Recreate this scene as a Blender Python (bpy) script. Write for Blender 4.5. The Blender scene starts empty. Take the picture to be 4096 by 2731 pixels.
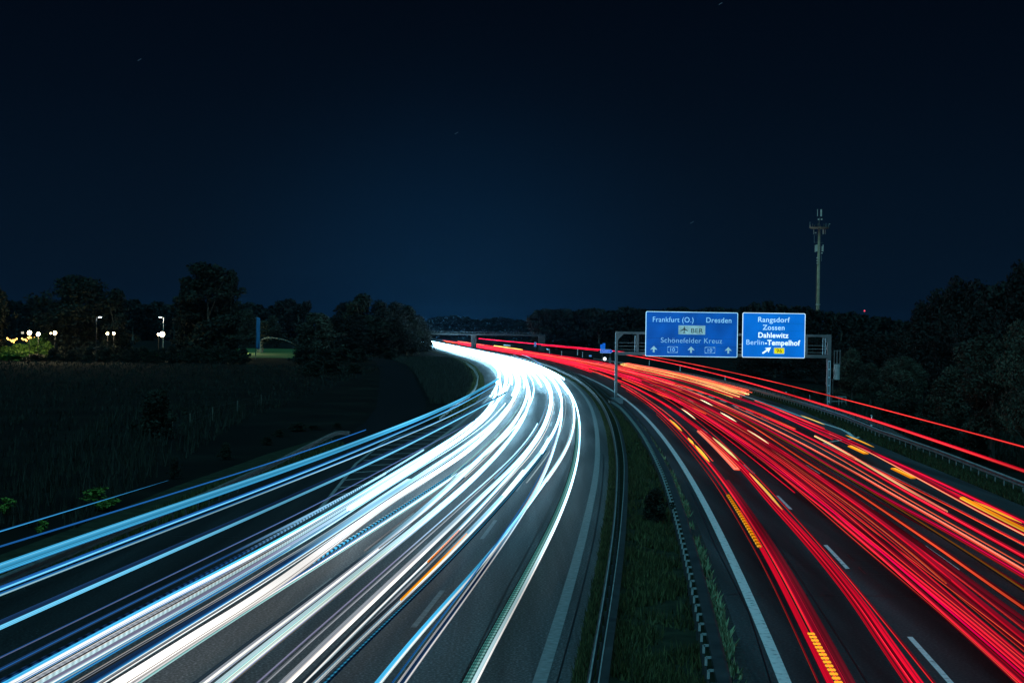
import bpy, math, random
import numpy as np
from mathutils import Vector, Matrix

C = bpy.context.scene.collection
random.seed(7); rng = np.random.default_rng(7)

# ------------------------------------------------------------------ camera, sky, light, exposure
CAM_H, FOC, ROLL, TH = 8.0, 6125.0, math.radians(0.9), math.atan(44 / 6125.0)
cam = bpy.data.cameras.new('camera'); cam_o = bpy.data.objects.new('camera', cam); C.objects.link(cam_o)
cam.sensor_width = 36.0; cam.lens = FOC / 4096 * 36.0; cam.clip_start = 0.5; cam.clip_end = 20000
Fv = Vector((0, math.cos(TH), -math.sin(TH))); Uv = Vector((0, math.sin(TH), math.cos(TH))); Rv = Vector((1, 0, 0))
cr, sr = math.cos(ROLL), math.sin(ROLL)
R2 = Rv * cr + Uv * sr; U2 = Uv * cr - Rv * sr          # camera rolled counter-clockwise: the picture leans clockwise
M = Matrix((R2, U2, -Fv)).transposed().to_4x4(); M.translation = Vector((0, 0, CAM_H))
cam_o.matrix_world = M
bpy.context.scene.camera = cam_o

def at(x, y, Y):
    """point of the place at depth Y (metres along the road) that photo pixel (x, y) looks at"""
    dx, dy = x - 2048.0, y - 1365.5
    r = Fv * FOC + R2 * dx - U2 * dy
    return Vector((0, 0, CAM_H)) + r * (Y / r.y)
def ground(x, y, z=0.0):
    dx, dy = x - 2048.0, y - 1365.5
    r = Fv * FOC + R2 * dx - U2 * dy
    return Vector((0, 0, CAM_H)) + r * ((z - CAM_H) / r.z)

world = bpy.data.worlds.new('World'); bpy.context.scene.world = world; world.use_nodes = True
nt = world.node_tree; nt.nodes.clear()
out = nt.nodes.new('ShaderNodeOutputWorld'); bg = nt.nodes.new('ShaderNodeBackground')
sky = nt.nodes.new('ShaderNodeTexSky'); sky.sky_type = 'NISHITA'; sky.sun_disc = False
sky.sun_elevation = math.radians(-6); sky.sun_rotation = math.radians(-8)
tc = nt.nodes.new('ShaderNodeTexCoord'); sep = nt.nodes.new('ShaderNodeSeparateXYZ')
ramp = nt.nodes.new('ShaderNodeValToRGB')
e = ramp.color_ramp.elements
e[0].position = 0.0; e[0].color = (.0012, .0070, .0200, 1)
e[1].position = 1.0; e[1].color = (.0004, .0022, .0058, 1)
for p, c in ((.035, (.0011, .0070, .0185)), (.09, (.0009, .0054, .0145)), (.15, (.0007, .0036, .0098)), (.22, (.0005, .0024, .0066))):
    k = e.new(p); k.color = (*c, 1)
nt.links.new(tc.outputs['Generated'], sep.inputs[0])
nt.links.new(sep.outputs['Z'], ramp.inputs[0])
# glow of the town over the bend of the road
dot = nt.nodes.new('ShaderNodeVectorMath'); dot.operation = 'DOT_PRODUCT'
gl = at(1800, 1340, 1000) - Vector((0, 0, CAM_H)); gl.normalize(); dot.inputs[1].default_value = gl
nt.links.new(tc.outputs['Generated'], dot.inputs[0])
mr = nt.nodes.new('ShaderNodeMapRange'); mr.inputs[1].default_value = math.cos(math.radians(13)); mr.inputs[2].default_value = 1.0
mr.inputs[3].default_value = 0.0; mr.inputs[4].default_value = 1.0
nt.links.new(dot.outputs['Value'], mr.inputs[0])
pw = nt.nodes.new('ShaderNodeMath'); pw.operation = 'POWER'; pw.inputs[1].default_value = 3.0
nt.links.new(mr.outputs[0], pw.inputs[0])
glow = nt.nodes.new('ShaderNodeMix'); glow.data_type = 'RGBA'; glow.blend_type = 'ADD'
glow.inputs['B'].default_value = (.0002, .0066, .0200, 1)
nt.links.new(pw.outputs[0], glow.inputs['Factor']); nt.links.new(ramp.outputs[0], glow.inputs['A'])
dusk = nt.nodes.new('ShaderNodeMix'); dusk.data_type = 'RGBA'; dusk.blend_type = 'ADD'
dusk.inputs['Factor'].default_value = 0.01
nt.links.new(glow.outputs['Result'], dusk.inputs['A']); nt.links.new(sky.outputs[0], dusk.inputs['B'])
nt.links.new(dusk.outputs['Result'], bg.inputs[0]); bg.inputs[1].default_value = 0.9
nt.links.new(bg.outputs[0], out.inputs[0])

sun = bpy.data.lights.new('moon_light', 'SUN'); sun.energy = 1.7; sun.angle = math.radians(65); sun.color = (.20, .74, 1.0)
sun_o = bpy.data.objects.new('moon_light', sun); C.objects.link(sun_o)
sun_o.rotation_euler = Vector((.12, .62, -.78)).to_track_quat('-Z', 'Y').to_euler()

vs = bpy.context.scene.view_settings
vs.view_transform = 'Standard'; vs.look = 'None'; vs.exposure = 0.0; vs.gamma = 1.0; vs.use_curve_mapping = False
cy = bpy.context.scene.cycles
cy.max_bounces = 3; cy.diffuse_bounces = 2; cy.glossy_bounces = 2; cy.transmission_bounces = 2; cy.transparent_max_bounces = 4
cy.caustics_reflective = False; cy.caustics_refractive = False; cy.sample_clamp_indirect = 4.0

# ------------------------------------------------------------------ helpers
def tag(o, label=None, cat=None, group=None, kind=None):
    if label: o['label'] = label
    if cat: o['category'] = cat
    if group: o['group'] = group
    if kind: o['kind'] = kind
    return o
def empty(name, loc=(0, 0, 0), rz=0.0, label=None, cat=None, group=None):
    o = bpy.data.objects.new(name, None); C.objects.link(o); o.location = loc; o.rotation_euler = (0, 0, rz)
    return tag(o, label, cat, group)
class MB:
    """collects boxes, tubes and quads in local coordinates; build() links them as one mesh object"""
    def __init__(self): self.v = []; self.f = []
    def add(self, vs_, fs_):
        n = len(self.v); self.v += [tuple(p) for p in vs_]; self.f += [tuple(i + n for i in f) for f in fs_]
    def box(self, c, s, rot=None):
        pts = [Vector((x * s[0] / 2, y * s[1] / 2, z * s[2] / 2)) for z in (-1, 1) for y in (-1, 1) for x in (-1, 1)]
        if rot is not None: pts = [rot @ p for p in pts]
        self.add([p + Vector(c) for p in pts], [(0, 2, 3, 1), (4, 5, 7, 6), (0, 1, 5, 4), (2, 6, 7, 3), (0, 4, 6, 2), (1, 3, 7, 5)])
    def tube(self, pts, r, n=8, r2=None):
        pts = [Vector(p) for p in pts]; rings = []; m = len(pts)
        for i, p in enumerate(pts):
            d = (pts[min(i + 1, m - 1)] - pts[max(i - 1, 0)]).normalized()
            a = d.cross(Vector((0, 0, 1)) if abs(d.z) < .9 else Vector((1, 0, 0))).normalized(); b = d.cross(a)
            rr = r if r2 is None else r + (r2 - r) * i / max(1, m - 1)
            rings.append([p + (a * math.cos(6.28318 * k / n) + b * math.sin(6.28318 * k / n)) * rr for k in range(n)])
        vs_ = [q for ring in rings for q in ring]; fs_ = []
        for i in range(m - 1):
            for k in range(n): fs_.append((i * n + k, i * n + (k + 1) % n, (i + 1) * n + (k + 1) % n, (i + 1) * n + k))
        fs_.append(tuple(range(n - 1, -1, -1))); fs_.append(tuple((m - 1) * n + k for k in range(n)))
        self.add(vs_, fs_)
    def sphere(self, c, r, n=10, sz=1.0):
        vs_ = [(0, 0, -1)]; fs_ = []
        for i in range(1, n // 2):
            t = -math.pi / 2 + math.pi * i / (n // 2)
            vs_ += [(math.cos(t) * math.cos(6.28318 * k / n), math.cos(t) * math.sin(6.28318 * k / n), math.sin(t)) for k in range(n)]
        vs_.append((0, 0, 1)); top = len(vs_) - 1
        for k in range(n): fs_.append((0, 1 + (k + 1) % n, 1 + k))
        for i in range(n // 2 - 2):
            for k in range(n): a = 1 + i * n; fs_.append((a + k, a + (k + 1) % n, a + n + (k + 1) % n, a + n + k))
        a = 1 + (n // 2 - 2) * n
        for k in range(n): fs_.append((a + k, a + (k + 1) % n, top))
        self.add([(c[0] + x * r, c[1] + y * r, c[2] + z * r * sz) for x, y, z in vs_], fs_)
    def prism(self, poly, y0, y1):
        """polygon given in x, z, thickened along y"""
        n = len(poly)
        self.add([(x, y0, z) for x, z in poly] + [(x, y1, z) for x, z in poly],
                 [tuple(range(n)), tuple(range(2 * n - 1, n - 1, -1))] + [(k, k + n, (k + 1) % n + n, (k + 1) % n) for k in range(n)])
    def build(self, name, mat, parent=None, smooth=False, bevel=0):
        return np_obj(name, np.array(self.v), self.f, mat, parent, smooth, bevel)
def np_obj(name, v, f, mat, parent=None, smooth=False, bevel=0):
    me = bpy.data.meshes.new(name); me.from_pydata([tuple(p) for p in v], [], [tuple(q) for q in f]); me.materials.append(mat)
    if smooth: me.polygons.foreach_set('use_smooth', [True] * len(me.polygons))
    me.update(); o = bpy.data.objects.new(name, me); C.objects.link(o)
    if parent: o.parent = parent
    if bevel:
        b = o.modifiers.new('edge', 'BEVEL'); b.width = bevel; b.segments = 1
    return o
def quads_obj(name, v, mat, parent=None, k=4, shade=None):
    """v: (n, k, 3) array of separate small faces (leaves, blades)"""
    n = len(v); me = bpy.data.meshes.new(name)
    me.vertices.add(n * k); me.vertices.foreach_set('co', v.reshape(-1).astype(np.float32))
    me.loops.add(n * k); me.loops.foreach_set('vertex_index', np.arange(n * k, dtype=np.int32))
    me.polygons.add(n); me.polygons.foreach_set('loop_start', np.arange(0, n * k, k, dtype=np.int32))
    if shade is not None:
        a = me.attributes.new('tone', 'FLOAT', 'POINT'); a.data.foreach_set('value', np.repeat(shade, k).astype(np.float32))
    me.materials.append(mat); me.update(calc_edges=True)
    o = bpy.data.objects.new(name, me); C.objects.link(o)
    if parent: o.parent = parent
    return o
def copy_tree(o, parent=None):
    c = o.copy(); C.objects.link(c)
    if parent: c.parent = parent
    for ch in o.children: copy_tree(ch, c)
    return c

# ------------------------------------------------------------------ materials
def mat(name, col, rough=.6, metal=0.0, emit=None, es=0.0, spec=.5):
    m = bpy.data.materials.new(name); m.use_nodes = True; b = m.node_tree.nodes['Principled BSDF']
    b.inputs['Base Color'].default_value = (*col, 1); b.inputs['Roughness'].default_value = rough; b.inputs['Metallic'].default_value = metal
    b.inputs['Specular IOR Level'].default_value = spec
    if emit: b.inputs['Emission Color'].default_value = (*emit, 1); b.inputs['Emission Strength'].default_value = es
    return m
def noisy(name, stops, scale=1.0, detail=4, rough=.8, bump=0.0, bscale=None, spec=.5, metal=0.0, vary=0.0, stretch=None, streak=0.0):
    """procedural material: colour ramp over object-space noise, optional bump"""
    m = bpy.data.materials.new(name); m.use_nodes = True; t = m.node_tree; b = t.nodes['Principled BSDF']
    co = t.nodes.new('ShaderNodeTexCoord'); src = co.outputs['Object']
    if stretch:
        mp = t.nodes.new('ShaderNodeMapping'); mp.inputs['Scale'].default_value = stretch; t.links.new(src, mp.inputs[0]); src = mp.outputs[0]
    n = t.nodes.new('ShaderNodeTexNoise'); n.inputs['Scale'].default_value = scale; n.inputs['Detail'].default_value = detail
    t.links.new(src, n.inputs['Vector'])
    r = t.nodes.new('ShaderNodeValToRGB'); el = r.color_ramp.elements
    el[0].position, el[0].color = stops[0][0], (*stops[0][1], 1); el[1].position, el[1].color = stops[-1][0], (*stops[-1][1], 1)
    for p, c in stops[1:-1]: k = el.new(p); k.color = (*c, 1)
    t.links.new(n.outputs['Fac'], r.inputs[0]); col = r.outputs[0]
    if streak:                                     # wheel tracks, patches and seams running along the road
        for sc_, amt in (((1.1, .012, 1), streak), ((.25, .05, 1), streak * .6)):
            mp = t.nodes.new('ShaderNodeMapping'); mp.inputs['Scale'].default_value = sc_; t.links.new(co.outputs['Object'], mp.inputs[0])
            n3 = t.nodes.new('ShaderNodeTexNoise'); n3.inputs['Scale'].default_value = 1.0; n3.inputs['Detail'].default_value = 3; t.links.new(mp.outputs[0], n3.inputs['Vector'])
            q3 = t.nodes.new('ShaderNodeMapRange'); q3.inputs[1].default_value = .35; q3.inputs[2].default_value = .65; q3.inputs[3].default_value = 1 - amt; q3.inputs[4].default_value = 1 + amt
            t.links.new(n3.outputs['Fac'], q3.inputs[0]); h3 = t.nodes.new('ShaderNodeHueSaturation'); t.links.new(q3.outputs[0], h3.inputs['Value']); t.links.new(col, h3.inputs['Color']); col = h3.outputs[0]
    if vary:
        oi = t.nodes.new('ShaderNodeObjectInfo'); h = t.nodes.new('ShaderNodeHueSaturation')
        q = t.nodes.new('ShaderNodeMapRange'); q.inputs[3].default_value = 1 - vary; q.inputs[4].default_value = 1 + vary
        t.links.new(oi.outputs['Random'], q.inputs[0]); t.links.new(q.outputs[0], h.inputs['Value']); t.links.new(col, h.inputs['Color']); col = h.outputs[0]
    t.links.new(col, b.inputs['Base Color'])
    b.inputs['Roughness'].default_value = rough; b.inputs['Specular IOR Level'].default_value = spec; b.inputs['Metallic'].default_value = metal
    if bump:
        n2 = t.nodes.new('ShaderNodeTexNoise'); n2.inputs['Scale'].default_value = bscale or scale * 3; n2.inputs['Detail'].default_value = 3
        t.links.new(src, n2.inputs['Vector'])
        bp = t.nodes.new('ShaderNodeBump'); bp.inputs['Strength'].default_value = bump; bp.inputs['Distance'].default_value = .02
        t.links.new(n2.outputs['Fac'], bp.inputs['Height']); t.links.new(bp.outputs[0], b.inputs['Normal'])
    return m
def leaf_mat(name, c0, c1, rough=.75):
    m = bpy.data.materials.new(name); m.use_nodes = True; t = m.node_tree; b = t.nodes['Principled BSDF']
    a = t.nodes.new('ShaderNodeAttribute'); a.attribute_name = 'tone'
    r = t.nodes.new('ShaderNodeValToRGB'); r.color_ramp.elements[0].color = (*c0, 1); r.color_ramp.elements[1].color = (*c1, 1)
    t.links.new(a.outputs['Fac'], r.inputs[0])
    oi = t.nodes.new('ShaderNodeObjectInfo'); h = t.nodes.new('ShaderNodeHueSaturation')
    q = t.nodes.new('ShaderNodeMapRange'); q.inputs[3].default_value = .75; q.inputs[4].default_value = 1.25
    t.links.new(oi.outputs['Random'], q.inputs[0]); t.links.new(q.outputs[0], h.inputs['Value']); t.links.new(r.outputs[0], h.inputs['Color'])
    t.links.new(h.outputs[0], b.inputs['Base Color']); b.inputs['Roughness'].default_value = rough; b.inputs['Specular IOR Level'].default_value = .25
    return m
MT = dict(
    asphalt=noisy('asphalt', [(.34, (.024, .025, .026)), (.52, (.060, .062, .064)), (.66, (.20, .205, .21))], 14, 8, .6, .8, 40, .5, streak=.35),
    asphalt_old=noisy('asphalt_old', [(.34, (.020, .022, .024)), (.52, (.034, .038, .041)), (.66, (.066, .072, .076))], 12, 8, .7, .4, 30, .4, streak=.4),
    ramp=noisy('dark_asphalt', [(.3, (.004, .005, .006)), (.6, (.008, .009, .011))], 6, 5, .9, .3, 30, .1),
    slip=noisy('shade_toned_asphalt', [(.34, (.006, .0065, .007)), (.55, (.014, .015, .016)), (.68, (.035, .037, .038))], 12, 8, .75, .4, 30, .25, streak=.4),  # darkened to stand in for the missing headlight on this lane
    paint=noisy('road_paint', [(.28, (.10, .11, .11)), (.36, (.50, .51, .50)), (.45, (.72, .72, .70)), (.6, (.80, .80, .78))], 5, 8, .55, .2, 30),
    paint_worn=noisy('worn_road_paint', [(.3, (.16, .165, .165)), (.5, (.22, .225, .225)), (.7, (.30, .30, .30))], 5, 6, .6, .3, 40),
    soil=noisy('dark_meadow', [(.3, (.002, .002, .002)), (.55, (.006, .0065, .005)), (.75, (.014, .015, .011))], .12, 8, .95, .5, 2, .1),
    verge=noisy('verge_soil', [(.3, (.012, .016, .010)), (.6, (.028, .034, .020)), (.8, (.045, .05, .03))], 1.5, 6, .95, .6, 8, .1),
    gravel=noisy('dark_gravel', [(.3, (.015, .016, .016)), (.6, (.045, .046, .045)), (.8, (.08, .08, .08))], 6, 6, .9, 1.0, 12, .2),
    steel=noisy('galvanised_steel', [(.3, (.30, .29, .28)), (.7, (.46, .45, .43))], 2, 5, .42, .1, 12, .5, .15),
    bright=noisy('bright_zinc', [(.3, (.26, .26, .25)), (.7, (.48, .47, .46))], 2, 4, .4, 0, 1, .6, .1),
    midsteel=noisy('dull_steel', [(.3, (.12, .12, .115)), (.7, (.20, .20, .19))], 2, 5, .5, .1, 12, .4, .1),
    darksteel=noisy('dark_steel', [(.3, (.03, .03, .03)), (.7, (.07, .07, .07))], 2, 5, .5, .1, 12, .5, .2),
    gantry=noisy('gantry_paint', [(.3, (.11, .10, .10)), (.7, (.17, .15, .15))], 1.2, 5, .5, .05, 20),
    concrete=noisy('concrete', [(.3, (.24, .16, .09)), (.7, (.42, .30, .17))], 1.5, 6, .85, .3, 8),  # warm tint stands in for streetlight falling on the mast
    darkconcrete=noisy('dark_concrete', [(.3, (.10, .11, .12)), (.7, (.20, .21, .22))], .8, 6, .85, .2, 6),
    bridge=noisy('bridge_concrete', [(.3, (.02, .02, .02)), (.7, (.05, .05, .05))], .6, 5, .9, .1, 6),
    black=mat('black_plastic', (.012, .012, .013), .5),
    white=mat('white_plastic', (.75, .76, .76), .5),
    panel=noisy('antenna_panel_white', [(.3, (.42, .35, .27)), (.7, (.55, .46, .36))], 1, 3, .5),
    bark=noisy('bark', [(.3, (.06, .055, .045)), (.7, (.17, .15, .12))], 3, 6, .9, .8, 10, .1, stretch=(1, 1, .25)),
    leaf=leaf_mat('foliage', (.005, .006, .004), (.021, .025, .013)),
    leaf_far=leaf_mat('far_foliage', (.004, .0045, .0035), (.012, .013, .009)),
    leaf_pale=leaf_mat('pale_foliage', (.018, .019, .013), (.060, .060, .038)),
    leaf_near=leaf_mat('near_foliage', (.007, .008, .006), (.062, .062, .038)),
    leaf_lit=leaf_mat('lit_foliage', (.04, .085, .014), (.14, .24, .03)),  # lit copy of the foliage: light on hedges and sprigs put into colour
    grass=leaf_mat('grass', (.012, .016, .006), (.075, .080, .026)),
    herb=leaf_mat('verge_herbs', (.05, .07, .03), (.26, .32, .17)),  # brighter than the grass: light on these plants put into colour
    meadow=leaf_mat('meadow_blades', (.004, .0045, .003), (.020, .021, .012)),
    leaf_horizon=leaf_mat('horizon_foliage', (.0015, .002, .002), (.005, .006, .005)),
    reed=leaf_mat('dry_grass', (.010, .010, .008), (.038, .037, .028)),
    cloth=noisy('banner_cloth', [(.35, (.02, .14, .30)), (.5, (.03, .18, .36)), (.65, (.008, .04, .12))], .5, 2, .7, stretch=(6, 6, .4)),
)

# ------------------------------------------------------------------ the line of the motorway (x of the two inner edge lines by distance)
def RLx(Z):
    q = min(Z, 440.0) / 200
    return ((0.31145203 * q - 9.99169758) * q + 20.30566967) * q + 3.14367725 - .0957 * max(Z - 440, 0)
LO = ((0, -5.75), (35, -5.63), (64, -5.41), (88, -5.2), (111, -5.07), (134, -4.93), (160, -4.75), (200, -4.55), (250, -4.3), (350, -4.1), (3000, -4.1))
def tab(t, Z): return float(np.interp(Z, [a for a, b in t], [b for a, b in t]))
def LRx(Z): return RLx(Z) + tab(LO, Z)
def REF(side): return LRx if side == 'L' else RLx
def zrange(a, b, fine=3.0, k=.035):
    z = [a]
    while z[-1] < b: z.append(min(b, z[-1] + max(fine, abs(z[-1]) * k)))
    return z
def strip(name, e0, e1, z0, z1, h, m, kind='structure', n=1, fine=4.0, label=None, cat=None, parent=None):
    zs = zrange(z0, z1, fine); v = []; f = []
    for z in zs:
        a, b = e0(z), e1(z)
        for i in range(n + 1): v.append((a + (b - a) * i / n, z, h))
    for i in range(len(zs) - 1):
        for j in range(n): p = i * (n + 1) + j; f.append((p, p + 1, p + n + 2, p + n + 1))
    o = np_obj(name, v, f, m, parent)
    return tag(o, label, cat, kind=kind)

# ground: one sheet to the horizon
gz = [-120, 0, 40, 90, 160, 260, 420, 700, 1000, 1500, 2400, 3500]; gx = [-3500, -1800, -900, -300, -120, -50, 0, 50, 120, 300, 900, 1800, 3500]
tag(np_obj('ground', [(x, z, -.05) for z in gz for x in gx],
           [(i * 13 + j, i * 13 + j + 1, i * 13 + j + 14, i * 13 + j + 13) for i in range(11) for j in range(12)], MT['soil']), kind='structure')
PAVL = ((-60, -16.8), (30, -16.6), (43, -16.3), (60, -16.6), (76, -17.4), (97, -17.4), (112, -16.6), (126, -14.6), (134, -13.0), (150, -12.4), (171, -12.6), (206, -13.0), (242, -13.6), (296, -14.4), (400, -15), (3000, -15))
PAVR = ((-60, 15.2), (75, 15.3), (100, 15.4), (120, 15.6), (140, 16.6), (164, 17.6), (207, 18.0), (330, 18.0), (420, 16.5), (520, 15.5), (3000, 15.5))
strip('left_carriageway', lambda z: LRx(z) + tab(PAVL, z), lambda z: LRx(z) + .72, -60, 1500, .0, MT['asphalt'], n=3)
strip('lane_shade_overlay', lambda z: LRx(z) + tab(PAVL, z) + .02, lambda z: LRx(z) - 11.75, -60, 126, .0045, MT['slip'], n=2)  # dark sheet over the carriageway: the unlit lane put into colour
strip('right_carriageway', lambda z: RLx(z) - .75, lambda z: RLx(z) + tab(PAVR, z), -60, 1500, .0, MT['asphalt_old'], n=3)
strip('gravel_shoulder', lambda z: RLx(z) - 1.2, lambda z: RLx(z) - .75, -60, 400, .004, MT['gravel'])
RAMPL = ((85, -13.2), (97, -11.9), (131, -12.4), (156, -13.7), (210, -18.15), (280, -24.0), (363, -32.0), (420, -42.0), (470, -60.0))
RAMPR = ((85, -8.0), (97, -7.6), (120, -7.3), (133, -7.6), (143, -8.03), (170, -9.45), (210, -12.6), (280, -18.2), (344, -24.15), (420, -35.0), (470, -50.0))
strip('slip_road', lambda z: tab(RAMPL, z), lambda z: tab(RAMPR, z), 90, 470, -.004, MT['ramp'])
strip('central_reserve', lambda z: LRx(z) + .74, lambda z: RLx(z) - 1.2, -60, 900, -.012, MT['verge'])
strip('verge', lambda z: RLx(z) + tab(PAVR, z), lambda z: RLx(z) + tab(PAVR, z) + 2.6, -60, 500, -.01, MT['verge'])
strip('grass_bank', lambda z: LRx(z) + tab(PAVL, z) - 3.4, lambda z: LRx(z) + tab(PAVL, z), -60, 110, -.014, MT['verge'])

# painted lines: each line a thing of the road's surface
def line(name, side, d, w, z0, z1, m, h=.008, dd=None):
    R = REF(side); off = (lambda z: tab(dd, z)) if dd else (lambda z: d)
    return strip(name, lambda z: R(z) + off(z) - w / 2, lambda z: R(z) + off(z) + w / 2, z0, z1, h, m, fine=2.5)
line('edge_line', 'R', 0, .30, -20, 1000, MT['paint'])
line('edge_line', 'L', 0, .32, -20, 1000, MT['paint_worn'])
line('edge_line', 'R', 0, .30, 118, 420, MT['paint'], dd=((118, 14.9), (124, 15.55), (129, 16.1), (150, 15.6), (217, 16.7), (330, 16.6), (420, 15.4)))
hook = [(28.55, 125.5), (28.2, 122.6), (27.3, 120.2), (25.9, 118.0), (24.6, 116.0), (23.35, 113.9)]
mb = MB()
for a, b in zip(hook, hook[1:]):
    d = Vector((b[0] - a[0], b[1] - a[1], 0)).normalized(); n = Vector((-d.y, d.x, 0)) * .16
    p, q = Vector((*a, .012)) - d * .1, Vector((*b, .012)) + d * .1
    mb.add([p + n, p - n, q - n, q + n], [(0, 1, 2, 3)])
tag(mb.build('painted_hook', MT['paint']), kind='structure')
line('solid_lane_line', 'R', 11.7, .30, -20, 114, MT['paint'])
def dashes(side, d, w, z0, z1, period, length, m, name='lane_dashes'):
    R = REF(side); mb = MB(); z = z0
    while z < z1:
        k = 4; pts = []
        for i in range(k + 1):
            zz = z + length * i / k; pts += [(R(zz) + d - w / 2, zz, .008), (R(zz) + d + w / 2, zz, .008)]
        mb.add(pts, [(2 * i, 2 * i + 1, 2 * i + 3, 2 * i + 2) for i in range(k)])
        z += period
    tag(mb.build(name, m), kind='structure')
dashes('R', 3.86, .15, 52.4 - 17.6 * 3, 600, 17.65, 5.9, MT['paint'])
dashes('R', 7.68, .15, 53.0 - 18 * 3, 600, 17.9, 6.0, MT['paint'])
dashes('R', 11.55, .30, 119.0, 420, 11.9, 5.9, MT['paint'])
dashes('L', -3.83, .16, 41.0 - 17.6 * 3, 600, 17.6, 5.9, MT['paint_worn'])
dashes('L', -7.6, .16, 43.0 - 17.6 * 3, 600, 17.6, 5.9, MT['paint_worn'])
line('edge_line', 'L', -11.6, .25, 66, 900, MT['paint_worn'])
line('hatch_border', 'L', -15, .18, 66, 128, MT['paint_worn'], dd=((66, -11.7), (90, -14.2), (110, -15.2), (128, -13.6)))
mb = MB()
for i in range(13):
    z = 72 + i * 4.1
    a = LRx(z) + tab(((66, -11.9), (90, -14.0), (110, -15.0), (128, -13.5)), z); b = LRx(z + 2) - 11.8
    mb.add([(a, z, .008), (b, z + 2.0, .008), (b, z + 2.4, .008), (a, z + .4, .008)], [(0, 1, 2, 3)])
tag(mb.build('hatching', MT['paint_worn']), kind='structure')

# sealed seams, transverse joints and traffic-sensor loops cut into the asphalt
tar = mat('tar', (.006, .006, .007), .45)
def seam(side, pts, w=.03):
    R = REF(side); mb = MB()
    for (d0, z0), (d1, z1) in zip(pts, pts[1:]):
        k = max(1, int(abs(z1 - z0) / 3))
        for i in range(k):
            za, zb = z0 + (z1 - z0) * i / k, z0 + (z1 - z0) * (i + 1) / k; a = Vector((R(za) + d0 + (d1 - d0) * i / k, za, .005)); b = Vector((R(zb) + d0 + (d1 - d0) * (i + 1) / k, zb, .005))
            t_ = (b - a).normalized(); n = Vector((-t_.y, t_.x, 0)) * w; mb.add([a - n, b - n, b + n, a + n], [(0, 1, 2, 3)])
    tag(mb.build('asphalt_seam', tar), kind='structure')
for side, d, z in (('R', 4.3, 51.5), ('R', 4.35, 54.6), ('R', .9, 52.0), ('R', 8.2, 53.0), ('L', -6.9, 70), ('L', -3.2, 74)):
    seam(side, [(d, z), (d + 2.3, z), (d + 2.3, z + 1.5), (d, z + 1.5), (d, z)], .025)
for side, d0, d1, z in (('R', -.7, 15, 47), ('R', -.7, 15, 96), ('R', -.7, 15, 148), ('L', -15.5, .6, 58), ('L', -15, .6, 104), ('L', -12, .6, 151)): seam(side, [(d0, z), (d1, z + .6)], .035)
for side, pts in (('R', [(1.9, 34), (2.0, 60), (1.8, 95), (2.1, 140)]), ('R', [(-.35, 34), (-.2, 44), (-.4, 58), (-.3, 90)]), ('R', [(5.7, 30), (5.9, 52), (5.6, 80)]), ('L', [(-1.75, 30), (-1.9, 48), (-1.7, 80), (-1.9, 130)]), ('L', [(-5.6, 30), (-5.4, 60), (-5.7, 100)]), ('L', [(-10.9, 30), (-11.1, 50), (-12.6, 66)]), ('L', [(.4, 34), (.45, 60), (.38, 100)])): seam(side, pts, .02)

# ------------------------------------------------------------------ crash barriers
WB = [(0, .31), (.03, .30), (.075, .265), (.075, .225), (.02, .19), (.02, .12), (.075, .085), (.075, .045), (.03, .01), (0, 0)]
def path_frames(px, zs):
    out_ = []
    for i, z in enumerate(zs):
        a, b = zs[max(i - 1, 0)], zs[min(i + 1, len(zs) - 1)]
        t = Vector((px(b) - px(a), b - a, 0)).normalized(); out_.append((Vector((px(z), z, 0)), Vector((t.y, -t.x, 0))))
    return out_
def sweep(name, px, zs, prof, hz, m, parent, flip=1, closed=False):
    v = []; f = []; n = len(prof)
    for (p, nn), z in zip(path_frames(px, zs), zs):
        hh = hz(z) if callable(hz) else hz
        for a, b in prof: v.append(p + nn * (a * flip) + Vector((0, 0, hh + b)))
    for i in range(len(zs) - 1):
        for j in range(n - 1 + (1 if closed else 0)):
            k = (j + 1) % n; f.append((i * n + j, i * n + k, (i + 1) * n + k, (i + 1) * n + j))
    o = np_obj(name, v, f, m, parent); return o
def w_beam(name, px, z0, z1, m, parent, flip, hz=.44):
    prof = WB + [(a - .012, b) for a, b in reversed(WB)]
    return sweep(name, px, zrange(z0, z1, 2.0, .02), prof, hz, m, parent, flip, True)
def posts(px, z0, z1, step, m, parent, h=.72, d=0.0, limit=100, arm=0.0):
    z = z0; k = 0; first = None; rest = MB()
    while z < z1:
        t = Vector((px(z + 1) - px(z - 1), 2, 0)).normalized(); ang = math.atan2(-t.x, t.y)
        x = px(z) + d
        if k < limit:
            if first is None:
                mb = MB(); mb.box((0, 0, h / 2 - .05), (.055, .10, h + .1))
                first = mb.build('post', m, parent); o = first
                if arm:
                    mb = MB(); mb.box((0, -.06, h - .07), (.06, .012, .20)); mb.box((arm / 2, -.06, h + .02), (arm, .012, .06)); mb.build('bracket', MT['bright'], o)  # bright heads over dark posts: light on the heads put into colour
            else:
                o = copy_tree(first, parent)
            o.location = (x, z, 0); o.rotation_euler = (0, 0, ang)
        else:
            rest.box((x, z, h / 2 - .05), (.055, .10, h + .1))
        k += 1; z += step
    if rest.v: tag(rest.build('far_posts', m, parent), kind='stuff')
MED1 = ((0, 1.26), (60, 1.25), (120, 1.1), (160, .95), (200, .85), (270, .55), (1500, .6))
MED2 = ((0, 1.44), (33, 1.44), (60, 1.50), (83, 1.56), (124, 1.56), (160, 1.36), (200, 1.25), (270, 1.15), (1500, 1.2))
p1 = lambda z: LRx(z) + tab(MED1, z); p2 = lambda z: LRx(z) + tab(MED2, z)
g = empty('median_guardrail', (0, 0, 0), label='pale steel crash barrier with two rails along the median beside the headlight trails', cat='guardrail')
w_beam('rail', p1, 8, 900, MT['darksteel'], g, -1)
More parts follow.
